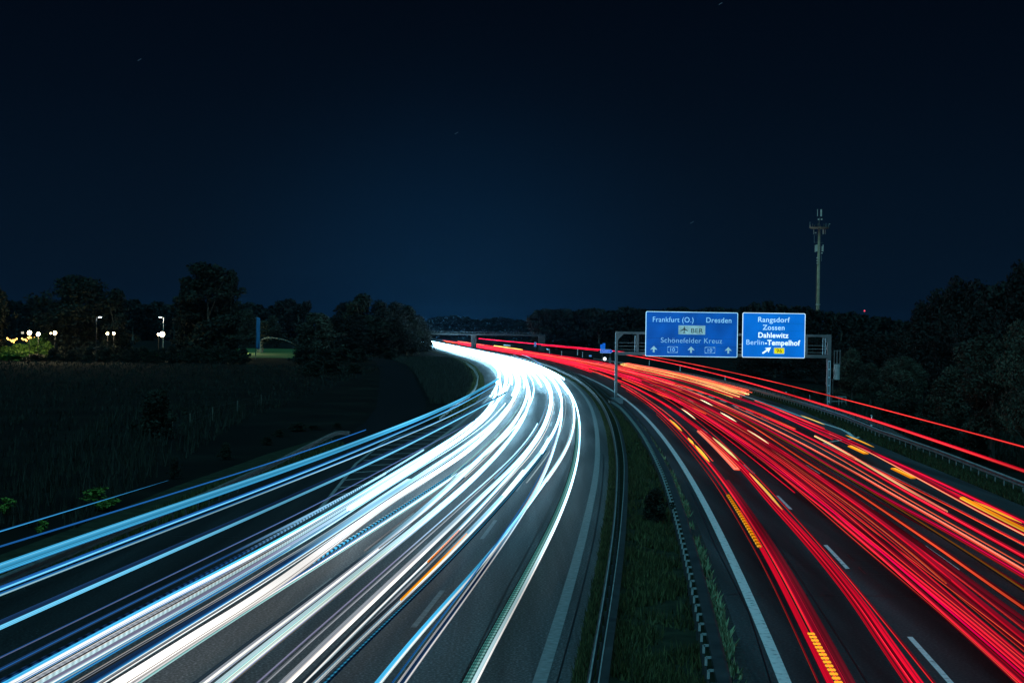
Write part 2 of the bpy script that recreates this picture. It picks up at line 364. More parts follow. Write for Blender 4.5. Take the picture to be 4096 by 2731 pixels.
sweep('rail_top_highlight', lambda z: p1(z) - .01, zrange(8, 900, 2, .02), [(-.018, 0), (-.018, .03), (.018, .03), (.018, 0)], .752, MT['bright'], g, 1, True)  # added bright strip stands in for light caught by the rail's top edge
box_prof = [(-.10, .0), (-.10, .13), (.10, .13), (.10, 0)]
sweep('box_rail', lambda z: p2(z) + .1, zrange(8, 900, 2, .02), box_prof, .62, MT['darksteel'], g, 1, True)
sweep('rear_rail_top_highlight', p2, zrange(8, 900, 2, .02), [(-.014, 0), (-.014, .03), (.014, .03), (.014, 0)], .752, MT['bright'], g, 1, True)  # same added highlight along the second rail
posts(p1, 30, 700, 2.0, MT['darksteel'], g, .7, .09)
MED3 = ((0, -1.62), (33, -1.62), (60, -1.55), (80, -1.5), (110, -1.62), (150, -1.95), (172, -2.6), (200, -2.6), (260, -2.0), (1500, -1.9))
p3 = lambda z: RLx(z) + tab(MED3, z)
g = empty('median_barrier', (0, 0, 0), label='dark box-beam crash barrier on pale posts beside the blue edge line', cat='guardrail')
sweep('box_rail', p3, zrange(8, 520, 2, .02), [(-.12, 0), (-.12, .15), (.12, .15), (.12, 0)], .60, MT['darksteel'], g, 1, True)
w_beam('rail', lambda z: p3(z) + .13, 8, 520, MT['darksteel'], g, 1)
posts(p3, 28, 161, 1.335, MT['darksteel'], g, .66, -.24, 100, .13)
GR = ((0, 15.9), (70, 16.4), (78, 16.5), (100, 16.9), (120, 17.0), (140, 17.9), (158, 18.2), (207, 18.6), (330, 18.6), (450, 17.5), (1000, 17))
pr = lambda z: RLx(z) + tab(GR, z)
g = empty('guardrail', (0, 0, 0), label='grey steel crash barrier on short posts along the right-hand verge', cat='guardrail')
w_beam('rail', pr, 20, 420, MT['bright'], g, -1); posts(pr, 58, 258, 2.0, MT['steel'], g, .72, .09)
g = empty('guardrail', (0, 0, 0), label='second crash barrier behind the right-hand one, its near end sloping into the grass', cat='guardrail')
w_beam('rail', lambda z: pr(z) + 1.15, 110, 300, MT['steel'], g, 1, lambda z: .44 - .46 * max(0, min(1, (122 - z) / 12)))
posts(lambda z: pr(z) + 1.15, 124, 300, 4.0, MT['darksteel'], g, .70, -.09)
GL = ((0, -16.3), (44, -14.55), (58, -13.75), (67, -13.3), (83, -12.75), (104, -12.4), (108, -12.2), (112, -11.8))
g = empty('guardrail', (0, 0, 0), label='crash barrier on the left grass bank, ending beside the slip road', cat='guardrail')
w_beam('rail', lambda z: tab(GL, z), 15, 112, MT['midsteel'], g, 1, lambda z: .44 - .30 * max(0, min(1, (z - 108) / 4)))
posts(lambda z: tab(GL, z), 34, 108, 2.0, MT['darksteel'], g, .72, -.09)
GN = ((133, -6.24), (142, -5.75), (171, -4.7), (190, -4.55), (206, -4.65), (242, -5.25), (266, -6.05), (296, -7.25), (343, -10.0), (400, -14.4), (446, -18.7), (478, -22.8), (560, -31.5))
g = empty('guardrail', (0, 0, 0), label='crash barrier curving round the grass nose between slip road and headlight trails', cat='guardrail')
w_beam('rail', lambda z: tab(GN, z), 133, 560, MT['steel'], g, 1, lambda z: .44 - .44 * max(0, min(1, (145 - z) / 12)))
posts(lambda z: tab(GN, z), 146, 346, 2.0, MT['steel'], g, .72, -.09)

# ------------------------------------------------------------------ light trails: solid glowing streaks at lamp height above the lanes
lm = bpy.data.materials.new('light_streak'); lm.use_nodes = True; t = lm.node_tree; t.nodes.clear()
o_ = t.nodes.new('ShaderNodeOutputMaterial'); em = t.nodes.new('ShaderNodeEmission'); at_ = t.nodes.new('ShaderNodeAttribute'); at_.attribute_name = 'emit'
ln = t.nodes.new('ShaderNodeAttribute'); ln.attribute_name = 'run'; fl = t.nodes.new('ShaderNodeAttribute'); fl.attribute_name = 'flick'
sn = t.nodes.new('ShaderNodeMath'); sn.operation = 'SINE'; t.links.new(ln.outputs['Fac'], sn.inputs[0])
m1 = t.nodes.new('ShaderNodeMath'); m1.operation = 'MULTIPLY_ADD'; m1.inputs[1].default_value = .5; m1.inputs[2].default_value = .5; t.links.new(sn.outputs[0], m1.inputs[0])
m2 = t.nodes.new('ShaderNodeMath'); m2.operation = 'MULTIPLY'; t.links.new(m1.outputs[0], m2.inputs[0]); t.links.new(fl.outputs['Fac'], m2.inputs[1])
m3 = t.nodes.new('ShaderNodeMath'); m3.operation = 'SUBTRACT'; m3.inputs[0].default_value = 1.0; t.links.new(m2.outputs[0], m3.inputs[1])
t.links.new(at_.outputs['Color'], em.inputs['Color']); t.links.new(m3.outputs[0], em.inputs['Strength']); t.links.new(em.outputs[0], o_.inputs[0])
PAL = {'W': (1.45, 1.42, 1.38), 'w': (1.15, 1.06, .98), 'P': (.62, .90, .98), 'c': (.06, .46, .82), 'C': (.16, .62, .95), 'b': (.015, .13, .42), 'n': (.008, .03, .085),
       'd': (.02, .035, .05), 'k': (.006, .009, .013), 'g': (.26, .29, .33), 'G': (.50, .54, .60), 't': (.07, .30, .29), 'T': (.34, .80, .76), 'h': (.22, .17, .12),
       'R': (1.0, .020, .045), 'r': (.66, .004, .024), 'q': (.20, .004, .016), 'Q': (.07, .004, .009), 'O': (1.0, .085, .04), 'o': (.55, .05, .012), 'S': (1.0, .20, .13), 'M': (.85, .0, .085),
       'Y': (1.15, .62, .06), 'y': (1.0, .78, .30), 'A': (1.0, .30, .006), 'a': (.30, .10, .008), 'v': (.26, .27, .42), 'Z': (1.6, 1.3, .75)}
def smooth_d(kn):
    Zk = np.array([a for a, b in kn]); Dk = np.array([b for a, b in kn])
    def fn(Z):
        bw = 4 + .13 * Z
        return float(np.interp(np.linspace(Z - bw, Z + bw, 15), Zk, Dk).mean())
    return fn
def trail(name, label, cat, side, hz, kn, pal, w=.16, h=.2, z0=10, z1=700, dd=0.0, group=None, flick=0.0, period=.5, gain=1.0, clampd=None, near=True, blend=True, taper=0.0):
    R = REF(side); fn = smooth_d(kn); step = []; z = z0
    while z < z1: step.append(z); z += max(1.5, min(30, z * .03))
    step.append(z1)
    nl = max(14, len(pal) * 4); ts = [math.cos(math.pi * (i + .5) / nl) for i in range(nl)]
    idx = [min(len(pal) - 1, int((1 - tt) / 2 * len(pal))) for tt in ts]
    jit = [rng.uniform(.7, 1.1) if pal[i] in 'WPwyZYA' else float(np.clip(rng.lognormal(0, .5), .25, 1.7)) for i in idx]
    cols = np.array([np.array(PAL[pal[i]]) * j for i, j in zip(idx, jit)])
    order = list(range(nl)) + list(range(nl - 1, -1, -1)); sgn = [1] * nl + [-1] * nl; n = 2 * nl
    wide = w > 1.6 * h; v = []; ecol = []; run = []; hot = np.array((3.0, 6.4, 8.6)); ph = rng.uniform(0, 6.28, 3); uneven = rng.uniform(.10, .26)
    for i, z in enumerate(step):
        za, zb = step[max(i - 1, 0)], step[min(i + 1, len(step) - 1)]
        d = fn(z) + dd
        if clampd: d = min(max(d, clampd[0]), clampd[1])
        sl = (R(zb) + fn(zb) - R(za) - fn(za)) / max(.01, zb - za); q = math.hypot(1, sl); nx, ny = 1 / q, -sl / q
        x = R(z) + d; grow = 1.0 + max(0, z - 120) * .0012
        g_ = gain * (min(1.0, .45 + z / 90.0) if side == 'L' else 1.08) * (1 if near else 1.0) * (1 + max(0, z - 90) * .003) * (1 + uneven * (math.sin(z * .11 + ph[0]) + math.sin(z * .043 + ph[1]) * math.sin(z * .27 + ph[2])))
        tp = 1.0 if not taper else max(.06, min(1.0, min(z - z0, z1 - z) / (taper * (z1 - z0)))) ** .7
        mixw = min(1.0, max(0.0, (z - 48) / 110.0)) * (.9 if side == 'L' and hz < 2 and blend else 0)
        for k, s in zip(order, sgn):
            tt = ts[k]; b = math.sqrt(max(0, 1 - tt ** 4)) * s
            a, hh = (-tt * w / 2, b * h / 2) if wide else (b * w / 2, tt * h / 2)
            a *= grow * tp; hh *= grow * tp; dn = .12 if side == 'R' and hh < -.15 * h else 1.0   # lamps throw little light straight down
            v.append((x + a * nx, z + a * ny, hz + hh)); ecol.append((cols[k] + (hot - cols[k]) * mixw) * g_ * dn)
        run += [6.28318 * z / period] * n
    f = []
    for i in range(len(step) - 1):
        for j in range(n): k = (j + 1) % n; f.append((i * n + j, i * n + k, (i + 1) * n + k, (i + 1) * n + j))
    f.append(tuple(range(n - 1, -1, -1))); f.append(tuple((len(step) - 1) * n + k for k in range(n)))
    o = np_obj(name, v, f, lm)
    me = o.data; a = me.attributes.new('emit', 'FLOAT_COLOR', 'POINT')
    c4 = np.ones((len(v), 4), np.float32); c4[:, :3] = np.array(ecol); a.data.foreach_set('color', c4.ravel())
    a = me.attributes.new('run', 'FLOAT', 'POINT'); a.data.foreach_set('value', np.array(run, np.float32))
    a = me.attributes.new('flick', 'FLOAT', 'POINT'); a.data.foreach_set('value', np.full(len(v), flick, np.float32))
    return tag(o, label, cat, group)
# lamp paths: side, height, (distance, offset from the inner edge line)
T = {
 'W1': ('L', 0.68, [(31.7,-1.16),(36.5,-1.15),(49.8,-1.03),(65.6,-0.91),(79.2,-1.01),(126.7,-1.44),(153.1,-1.69),(177.6,-1.94),(216.6,-2.11),(253.6,-1.88),(300.2,-1.23)]),
 'W2': ('L', 0.68, [(31.6,-3.14),(38.6,-3.08),(47.5,-2.75),(51.6,-2.61),(66.7,-2.46),(85.3,-2.11),(92.9,-1.92),(107.2,-1.8),(131.3,-1.87),(154.3,-1.93),(181.2,-2.1),(222.0,-2.22),(268.6,-2.06)]),
 'W3': ('L', 0.68, [(31.6,-2.62),(35.8,-2.61),(47.9,-2.52),(66.7,-2.46),(74.4,-2.44),(85.2,-2.64),(100.8,-2.78),(121.9,-2.85),(147.5,-3.07),(173.7,-3.23),(208.4,-3.46),(245.8,-3.53)]),
 'W4': ('L', 0.7, [(33.0,-4.51),(40.3,-4.23),(45.4,-4.14),(54.1,-3.96),(67.0,-3.76),(79.6,-3.6),(92.2,-3.43),(104.4,-3.19),(117.4,-3.12),(125.9,-3.12)]),
 'W5a': ('L', 0.7, [(35.3,-5.0),(44.9,-4.96),(57.1,-4.85),(77.9,-4.52),(84.6,-4.35),(99.1,-4.18),(121.2,-4.16),(153.1,-4.24),(179.8,-4.37),(212.3,-4.53),(251.5,-4.59)]),
 'W5b': ('L', 0.7, [(33.6,-4.64),(42.8,-4.62),(57.2,-4.37),(84.6,-4.21),(99.1,-4.01),(121.2,-4.0),(153.2,-4.11)]),
 'W6': ('L', 0.66, [(31.4,-6.29),(35.8,-6.29),(45.2,-6.2),(55.3,-6.13),(62.8,-5.98),(74.1,-5.89),(87.5,-5.9),(94.9,-5.96),(98.2,-5.95),(113.5,-5.96),(140.9,-6.26),(176.3,-6.66),(207.3,-7.2)]),
 'W7': ('L', 0.66, [(31.4,-6.74),(36.2,-6.75),(46.9,-6.53),(55.1,-6.59),(64.7,-6.54),(77.9,-6.67),(89.6,-6.73),(107.7,-6.61),(129.3,-6.68),(153.1,-6.79),(176.2,-7.1)]),
 'W8': ('L', 0.66, [(34.1,-8.1),(47.8,-7.8),(55.0,-7.54),(71.7,-7.08),(83.3,-6.81),(99.5,-6.29)]),
 'W9': ('L', 0.75, [(30.9,-8.23),(34.6,-8.25),(34.6,-8.14),(39.6,-8.01),(46.4,-7.82),(55.6,-8.41),(67.3,-8.22),(81.2,-7.82),(98.0,-7.66),(115.4,-7.85),(125.5,-7.83),(150.8,-8.11),(182.7,-8.39),(209.0,-8.67)]),
 'W9b': ('L', 0.75, [(30.9,-8.77),(36.1,-8.71),(36.4,-8.68),(46.0,-8.54),(58.4,-8.66),(72.0,-8.56),(90.4,-8.38),(109.2,-7.99),(144.5,-8.17)]),
 'W10': ('L', 0.7, [(31.0,-9.7),(39.0,-9.6),(39.2,-9.54),(47.3,-9.33),(57.2,-9.56),(61.8,-9.28),(73.5,-9.51),(84.3,-9.44),(100.4,-9.36),(118.7,-9.25),(128.8,-9.34),(151.3,-9.71),(193.5,-10.0)]),
 'W11': ('L', 0.9, [(30.2,-9.68),(39.2,-9.66),(39.3,-9.57),(45.7,-9.5),(63.0,-9.51)]),
 'W12': ('L', 0.9, [(30.1,-10.12),(40.5,-10.08),(40.8,-10.02),(45.9,-9.95),(51.3,-9.55),(64.2,-9.72),(75.2,-9.78),(92.9,-9.57),(106.8,-9.41),(112.6,-9.36),(127.1,-9.5),(143.3,-9.74),(169.1,-10.45),(211.1,-11.41),(247.7,-12.14)]),
 'W13': ('L', 4.35, [(16.7,-4.62),(18.9,-4.6),(22.8,-4.55),(35.4,-4.38),(48.0,-4.61),(52.7,-4.48)]),
 'W14': ('L', 0.9, [(31.3,-10.83),(42.9,-10.66),(66.6,-10.15)]),
 'W15': ('L', 0.9, [(30.4,-10.41),(41.3,-10.21)]),
 'H5': ('L', 4.25, [(19.0,-5.61),(24.1,-5.55),(25.9,-5.58),(39.0,-5.36),(69.3,-5.53),(82.7,-5.59)]),
 'H4': ('L', 4.35, [(20.6,-6.3),(23.4,-6.23),(27.8,-6.18),(37.8,-5.98),(67.4,-5.77),(93.5,-6.19)]),
 'H3': ('L', 3.65, [(25.1,-8.19),(27.8,-8.19),(34.0,-8.1),(45.0,-7.9),(80.0,-7.94),(117.5,-8.16)]),
 'H2': ('L', 3.95, [(25.3,-8.3),(34.2,-8.16),(41.8,-7.9),(74.4,-7.73),(120.3,-8.24)]),
 'H1': ('L', 4.35, [(26.8,-8.96),(30.7,-8.88)]),
 'H1b': ('L', 4.35, [(27.3,-8.22),(33.9,-7.76),(42.5,-7.71)]),
 'RA': ('R', 0.85, [(31.5,0.76),(42.1,0.95),(52.7,1.02),(84.8,1.09),(102.7,0.95),(127.6,1.02),(198.2,0.97)]),
 'RA2': ('R', 0.85, [(84.9,1.34),(101.6,1.34),(125.9,1.55),(168.1,1.27),(207.8,1.63)]),
 'RB': ('R', 0.85, [(31.6,2.27),(38.7,2.46),(47.4,2.71),(52.7,2.48),(62.2,2.44),(88.0,2.67),(106.9,2.59),(124.4,2.48),(155.1,2.4),(198.7,2.07)]),
 'RB2': ('R', 0.85, [(31.6,2.71),(39.0,2.81),(58.4,2.88),(67.8,2.89),(85.2,2.96),(114.0,3.16),(142.8,3.33),(177.4,3.6),(213.8,3.66)]),
 'S1': ('R', 0.85, [(32.9,4.62),(38.2,4.57),(46.0,4.49),(59.1,4.51),(72.5,4.29),(93.4,4.15)]),
 'S2': ('R', 0.85, [(33.0,4.95),(38.5,5.0),(51.1,4.64),(70.8,4.68),(94.5,4.65),(118.2,4.49),(149.2,4.47),(191.1,4.49),(243.2,4.42)]),
 'S3': ('R', 0.85, [(34.2,5.23),(40.1,5.16),(51.2,4.97),(66.1,5.19),(80.3,5.23),(94.6,5.18)]),
 'S4': ('R', 0.85, [(35.2,5.48),(40.3,5.4),(52.3,5.6),(63.3,5.59),(77.9,5.59),(94.7,5.46),(136.7,5.14),(166.3,5.1)]),
 'S5': ('R', 0.85, [(36.5,5.8),(46.3,5.84),(55.7,6.2),(71.6,5.97),(94.8,6.07)]),
 'S6': ('R', 0.85, [(37.8,6.14),(46.6,6.25),(59.5,6.16),(78.0,6.25),(94.9,6.27)]),
 'RD': ('R', 0.85, [(41.0,6.94),(47.0,6.71),(60.0,6.98),(70.6,6.71),(82.1,6.82),(94.9,6.47),(113.4,7.15)]),
 'RAm': ('R', 0.9, [(43.1,7.49),(46.8,7.47),(53.0,7.54),(62.7,7.48),(76.6,7.34),(94.4,7.4),(114.8,7.33)]),
 'RE': ('R', 0.85, [(47.2,8.28),(65.0,7.88),(74.9,7.38),(95.2,7.77)]),
 'RF': ('R', 0.85, [(47.2,8.53),(54.5,8.44),(67.5,8.35),(78.3,8.26),(91.4,8.5),(95.2,8.22),(123.1,8.32)]),
 'RG': ('R', 0.85, [(50.4,9.34),(60.5,9.16),(71.9,9.18),(95.5,9.54),(103.9,9.67)]),
 'RG2': ('R', 0.9, [(62.4,9.27),(72.0,9.33),(87.8,9.81),(107.8,10.33)]),
 'RH': ('R', 0.85, [(53.5,10.15),(62.7,9.86),(72.6,10.05),(91.6,9.68)]),
 'RI': ('R', 0.85, [(56.0,10.79),(67.0,10.87),(72.7,10.95),(81.0,11.38),(109.6,11.97)]),
 'RJ': ('R', 0.85, [(59.8,11.8),(72.9,11.86)]),
 'RH1': ('R', 3.75, [(60.1,11.81),(73.5,11.5),(92.2,11.32),(121.6,11.07),(190.6,10.8),(266.1,11.6)]),
 'RH2': ('R', 3.75, [(49.2,8.98),(64.0,8.83),(78.0,8.82),(103.2,8.47),(186.1,8.28),(269.5,8.91)]),
 'RH3': ('R', 2.95, [(386.4,21.07),(429.2,20.76),(519.7,21.92),(616.6,19.37),(883.6,20.43)]),
 'Y1': ('R', 0.8, [(190.7,15.42),(250.5,15.49),(348.6,15.98)]),
 'Y2': ('R', 0.8, [(175.0,12.67),(222.2,13.34),(249.3,13.27),(325.6,13.05)]),
 'Y3': ('R', 0.8, [(183.8,14.83),(237.2,14.78),(338.4,14.65)]),
 'N1': ('R', 0.8, [(145.4,12.33),(224.4,12.22),(305.5,10.67)]),
 'N2': ('R', 0.8, [(129.1,10.11),(201.0,9.52),(276.2,7.52)]),
 'N3': ('R', 0.8, [(116.1,8.42),(193.8,7.95),(259.6,5.9)]),
 'N4': ('R', 0.8, [(149.2,5.09),(178.6,3.46),(231.8,3.45)]),
 'N5': ('R', 0.8, [(118.1,11.17),(152.4,12.09)]),
 'N6': ('R', 0.8, [(130.5,12.49),(160.9,13.26)]),
 'Ya': ('R', 0.85, [(109.9,1.0),(124.8,0.9)]),
 'Yb': ('R', 0.85, [(96.5,0.92),(103.1,0.97)]),
 'Yc': ('R', 0.85, [(83.9,1.02),(96.5,0.96)]),
 'Yd': ('R', 0.85, [(50.9,0.79),(67.0,0.88)]),
 'Ye': ('R', 0.85, [(31.5,0.69),(35.8,0.72)]),
 'Yf': ('R', 0.9, [(84.5,2.65),(103.0,2.59)]),
 'Yg': ('R', 0.9, [(92.6,2.68),(108.9,2.75)]),
 'Yg2': ('R', 0.9, [(61.1,2.46),(76.9,2.57)]),
 'Sal': ('R', 0.8, [(85.6,2.25),(112.4,2.43)]),
 'Sal2': ('R', 0.8, [(80.9,2.27),(111.8,2.41)]),
 'Yh': ('R', 0.85, [(125.4,3.03),(142.8,3.33)]),
 'Yi': ('R', 0.85, [(149.3,6.65),(163.2,7.07)]),
 'Yj': ('R', 0.85, [(122.7,6.09),(137.1,6.37)]),
 'Yk': ('R', 0.85, [(98.6,5.86),(112.5,5.95)]),
 'Yl': ('R', 0.9, [(119.7,12.64),(133.2,13.02)]),
 'Ym': ('R', 0.8, [(93.5,11.15),(99.5,11.38)]),
 'Yn': ('R', 0.8, [(77.9,10.95),(83.2,10.99)]),
 'Yo': ('R', 0.85, [(97.1,12.28),(108.4,12.59)]),
 'Yp': ('R', 0.85, [(58.4,11.43),(66.0,11.15)]),
 'Yq': ('R', 0.85, [(63.4,10.89),(67.0,10.87)]),
 'BlkA': ('L', 0.7, [(67.0,-3.76),(79.0,-3.58)]),
 'BlkB': ('L', 0.7, [(91.5,-3.39),(103.2,-3.23)]),
 'OrA': ('L', 0.75, [(40.3,-4.22),(53.5,-3.88)]),
 'OrB': ('L', 0.75, [(46.6,-4.31),(54.1,-4.13)]),
 'OrC': ('L', 0.7, [(105.8,-6.46),(125.8,-6.64)]),
 'OrD': ('L', 0.7, [(148.4,-6.66),(173.5,-6.99)]),
 'A1': ('L', 3.6, [(141.7,-4.4),(168.0,-4.81),(208.8,-5.67),(269.2,-6.55)]),
 'A2': ('L', 3.6, [(162.8,-6.21),(194.8,-7.33),(278.9,-8.47)]),
 'A3': ('L', 3.6, [(190.5,-5.12),(219.5,-5.78),(280.3,-6.97)]),
 'glow': ('R', 0.5, [(733.1,25.39),(751.0,22.15)]),
 'glow2': ('R', 0.5, [(604.9,23.24),(686.7,36.24)]),
 'hz': ('L', 0.5, [(42.6,7.24),(48.9,7.21)]),
}

def TR(key, name, label, pal, w=.16, h=.2, z0=10, z1=None, dd=0.0, dz=0.0, **k):
    side, hz, kn = T[key]
    if z1 is None: z1 = 520 + (hash_(key) % 7) * 70
    cat = 'light trail'
    return trail(name, label, cat, side, hz + dz, kn, pal, w, h, z0, z1, dd, **k)
def hash_(s): return sum((i + 3) * ord(c) for i, c in enumerate(s))
def seg(key, name, label, pal, w=.16, h=.14, **k):
    kn = T[key][2]; return TR(key, name, label, pal, w, h, kn[0][0], kn[-1][0], near=False, **k)
HT, TT, IT, KT = 'headlight_trail', 'taillight_trail', 'indicator_trail', 'truck_light_trail'
wl = (-11.3, -.8)
# --- towards the camera (left carriageway)
TR('W1', HT, 'white headlight trail nearest the median, closest to the grey edge line', 'PWWWWg', .10, .13, clampd=wl)
TR('W1', HT, 'wide faint teal band hugging the white trail nearest the median', 'dttTt', .24, .05, dd=-.20, dz=-.08, z1=130, gain=.6, flick=.6, period=.33, blend=False)
TR('W2', HT, 'cyan and white headlight trail crossing the inner lane towards the dashes', 'cPWWTWC', .11, .13, clampd=wl)
TR('W3', HT, 'grey-white headlight trail right of the cyan one that crosses the inner lane', 'nGwWGgd', .10, .11, clampd=wl, gain=.85)
TR('W4', HT, 'blue-edged white headlight trail just left of the lane dashes, carrying orange flashes', 'dgcPWPgWcn', .16, .17, flick=.12, period=.3, clampd=wl)
TR('W4', HT, 'ribbed blue band under the headlight trail with the orange flashes', 'ncn', .13, .05, dd=.16, dz=-.12, z1=95, flick=.8, period=.32, gain=.5, blend=False)
TR('W5a', HT, 'thick white headlight trail left of the one with orange flashes', 'gwWWWWWg', .17, .16, clampd=wl)
TR('W5b', HT, 'pale headlight trail squeezed between the thick white one and the orange flashes', 'dWWPGd', .10, .11, clampd=wl)
TR('W5a', HT, 'hair-thin violet line running left of the thick white headlight trail', 'v', .04, .04, dd=-.5, dz=.05, z1=120)
TR('W6', HT, 'striped mint and white headlight trail in the middle lane, right of its softer twin', 'PTwTwTWwbgdhdG', .18, .24, clampd=wl)
TR('W7', HT, 'soft-edged white headlight trail in the middle lane, left of the striped mint one', 'dgGWWwPvGd', .18, .22, clampd=wl)
TR('W8', HT, 'thin cream headlight trail with a dashed blue fringe below the broadest white one', 'bWWGgd', .09, .10, clampd=wl)
TR('W8', HT, 'row of short blue-white flicker bars between two broad headlight trails', 'Pc', .14, .08, dd=-.28, z0=45, z1=95, flick=1.0, period=.6, blend=False)
TR('W9', HT, 'broadest white headlight trail, third lane, with one brown thread in it', 'WWWWhWWWWWw', .24, .22, clampd=wl)
TR('W9b', HT, 'white headlight trail streaked cyan and blue on top of the broadest one', 'nbcWTcWWPW', .22, .22, clampd=wl)
TR('W9b', HT, 'single strong blue line just above the broadest headlight trails', 'bcb', .035, .04, dd=-.45, dz=.12, z1=150)
TR('W10', HT, 'headlight trail streaked lilac, cyan and grey below the beaded one', 'vPWCPWTgd', .2, .2, clampd=wl)
TR('W10', HT, 'dim grey smear of headlight under the lilac and cyan streaks', 'dhgkgkd', .26, .16, dd=.42, dz=-.12, z1=75)
TR('W11', HT, 'beaded blue-white headlight trail shimmering like a rope', 'gkwPPPPd', .14, .17, flick=.35, period=.34, clampd=wl)
TR('W12', HT, 'white and sky-blue headlight trail, uppermost of the third-lane bundle', 'cWWWcWbcW', .15, .17, clampd=wl)
TR('W12', HT, 'white headlight trail running into the bend just inside the uppermost bundle', 'WWWW', .2, .2, z0=60, dd=.5, clampd=wl)
TR('W13', KT, 'thin violet-blue trail alone above the third-lane bundle', 'bvb', .018, .022, z1=62)
TR('W14', HT, 'faint grey-blue trail below the thin violet-blue one', 'nbndn', .06, .08, z1=75)
TR('W15', HT, 'faint ribbed dark blue trail along the top of the third-lane bundle', 'nbk', .08, .08, z1=90, flick=.8, period=.5)
TR('H5', KT, 'sky-blue truck-light band over the bare asphalt, lowest of the high blue lines', 'nnnCCCC', .05, .12, z1=93)
TR('H4', KT, 'thin bright pale-blue truck-light line crossing the left grass strip', 'bCPC', .035, .045, z1=110)
TR('H3', KT, 'pale blue truck-light line between the wide blue band and the thin bright one', 'bbCCb', .05, .08, z1=125)
TR('H2', KT, 'widest deep blue truck-light band sweeping over the left crash barrier', 'cCcccccccb', .09, .17, z1=128)
TR('H1', KT, 'short thin blue line far left above the widest blue band', 'bcb', .022, .028, z1=36, gain=.8, taper=.35)
TR('H1b', KT, 'faint hair-thin blue line above the left crash barrier', 'b', .025, .03, z0=20, z1=55)
for k, lab in (('A1', 'first'), ('A2', 'second'), ('A3', 'third')):
    TR(k, KT, {'A1': 'fine blue-white arc rising out of the bend beside the median, nearest one', 'A2': 'fine blue-white arc rising out of the bend, leftmost of three', 'A3': 'fine blue-white arc rising out of the bend, farthest of three'}[k],
       'bPb', .05, .05, z0=T[k][2][0][0], z1=T[k][2][-1][0])
seg('BlkA', IT, 'amber flash on the headlight trail beside the nearest lane dashes', 'yYYy', .18, .16, dz=.06)
seg('BlkB', HT, 'cream-white block on the headlight trail further up from the amber flash', 'wWWw', .2, .18, dz=.05)
seg('OrA', IT, 'long thin orange line on the headlight trail beside the lane dashes', 'AYA', .05, .06, dz=.12, dd=.1)
seg('OrB', IT, 'ribbed orange streak left of the long thin orange line', 'AoA', .05, .05, dz=.17, flick=.35, period=.4)
seg('OrC', IT, 'muted orange bar between white trails in the second lane', 'hahG', .10, .14, dz=.05, gain=1.4)
seg('OrD', IT, 'small muted orange bar deep in the white bend', 'hah', .10, .1, dz=.05, gain=1.4)
far_l = 'white headlight trail packed into the glare of the distant bend'
for i in range(26):
    d = -1.9 - 9.2 * ((i * .618) % 1); z0 = rng.uniform(165, 290); kn = [(z, d + rng.normal(0, .35)) for z in (140, 210, 300, 420, 600, 900)]
    trail(HT, far_l, 'light trail', 'L', rng.uniform(.6, .85), kn, ['WWW', 'PWW', 'WWc', 'WWWW'][i % 4], .17, .17, z0, rng.uniform(800, 1150), group='headlight trails massed in the bend', clampd=(-11.4, -.8))
# --- away from the camera (right carriageway)
TR('RA', TT, 'broad red taillight trail nearest the blue edge line', 'qrRRROSRrq', .17, .15, z1=205)
TR('RA', TT, 'dark red fade along the right of the taillight trail nearest the edge line', 'QqQ', .16, .12, dd=.24, dz=-.05, z1=75)
TR('RA', TT, 'deep red strip along the left of the taillight trail nearest the edge line', 'rrq', .14, .12, dd=-.22, dz=-.02, z1=62)
TR('RA2', TT, 'thin orange-red taillight trail joining the one nearest the edge line', 'qOSOq', .06, .06, z0=86)
TR('RB', TT, 'widest deep red taillight trail of the inner lane, left of a thin one', 'QrRRrrrqrrq', .36, .18, z1=230)
TR('RB2', TT, 'thin lone red taillight trail left of the nearest lane dashes', 'QrOrQ', .06, .07)
TR('S1', TT, 'bright red taillight trail at the left margin of the middle-lane bundle', 'qRRRrM', .10, .11)
TR('S2', TT, 'red taillight trail second from the left in the middle-lane bundle', 'qrRRMq', .11, .11)
TR('S3', TT, 'red-orange taillight trail third from the left in the middle-lane bundle', 'qROrq', .08, .08)
TR('S4', TT, 'thin orange-red taillight trail inside the middle-lane bundle', 'QrOoQ', .06, .06)
TR('S5', TT, 'wide crimson taillight trail on the right of the middle-lane bundle', 'qrrRrrRrq', .17, .14)
TR('S6', TT, 'dull red taillight trail at the right margin of the middle-lane bundle', 'QqrRrrq', .13, .12)
TR('S1', TT, 'dim wine-red taillight smear beneath the middle-lane bundle', 'QqQ', .4, .06, dd=.75, dz=-.16)
TR('S4', TT, 'dark brown-red taillight smear between two middle-lane trails', 'QqQqQ', .26, .08, dd=.33, dz=-.14)
TR('RD', TT, 'orange-red taillight trail right of the second row of lane dashes', 'QoOOoqQ', .12, .15)
TR('RD', TT, 'dim brown-red taillight trail just left of the orange-red one', 'QqQ', .12, .12, dd=-.32, dz=-.1)
TR('RAm', TT, 'pair of hair-thin amber lines along the third lane', 'akka', .08, .10, z1=150, gain=.55)
TR('RE', TT, 'thin crimson taillight trail below the salmon one in the third lane', 'qMqQrOq', .09, .17)
TR('RF', TT, 'bright salmon taillight trail in the third lane', 'SSOqOSr', .09, .12)
TR('RG', TT, 'deep red taillight trail between the salmon one and the pale broad line', 'qRRrqr', .13, .17)
seg('RG2', TT, 'peach-coloured brake streak ending abruptly left of the pale broad line', 'SyyS', .12, .12)
TR('RH', TT, 'coral taillight trail directly left of the pale broad line', 'qrOOSq', .09, .11)
TR('RI', TT, 'peach and red taillight trail directly right of the pale broad line', 'qRrSySrRq', .18, .18)
TR('RJ', TT, 'crimson taillight trail nearest the right-hand shoulder', 'QrRrq', .13, .13)
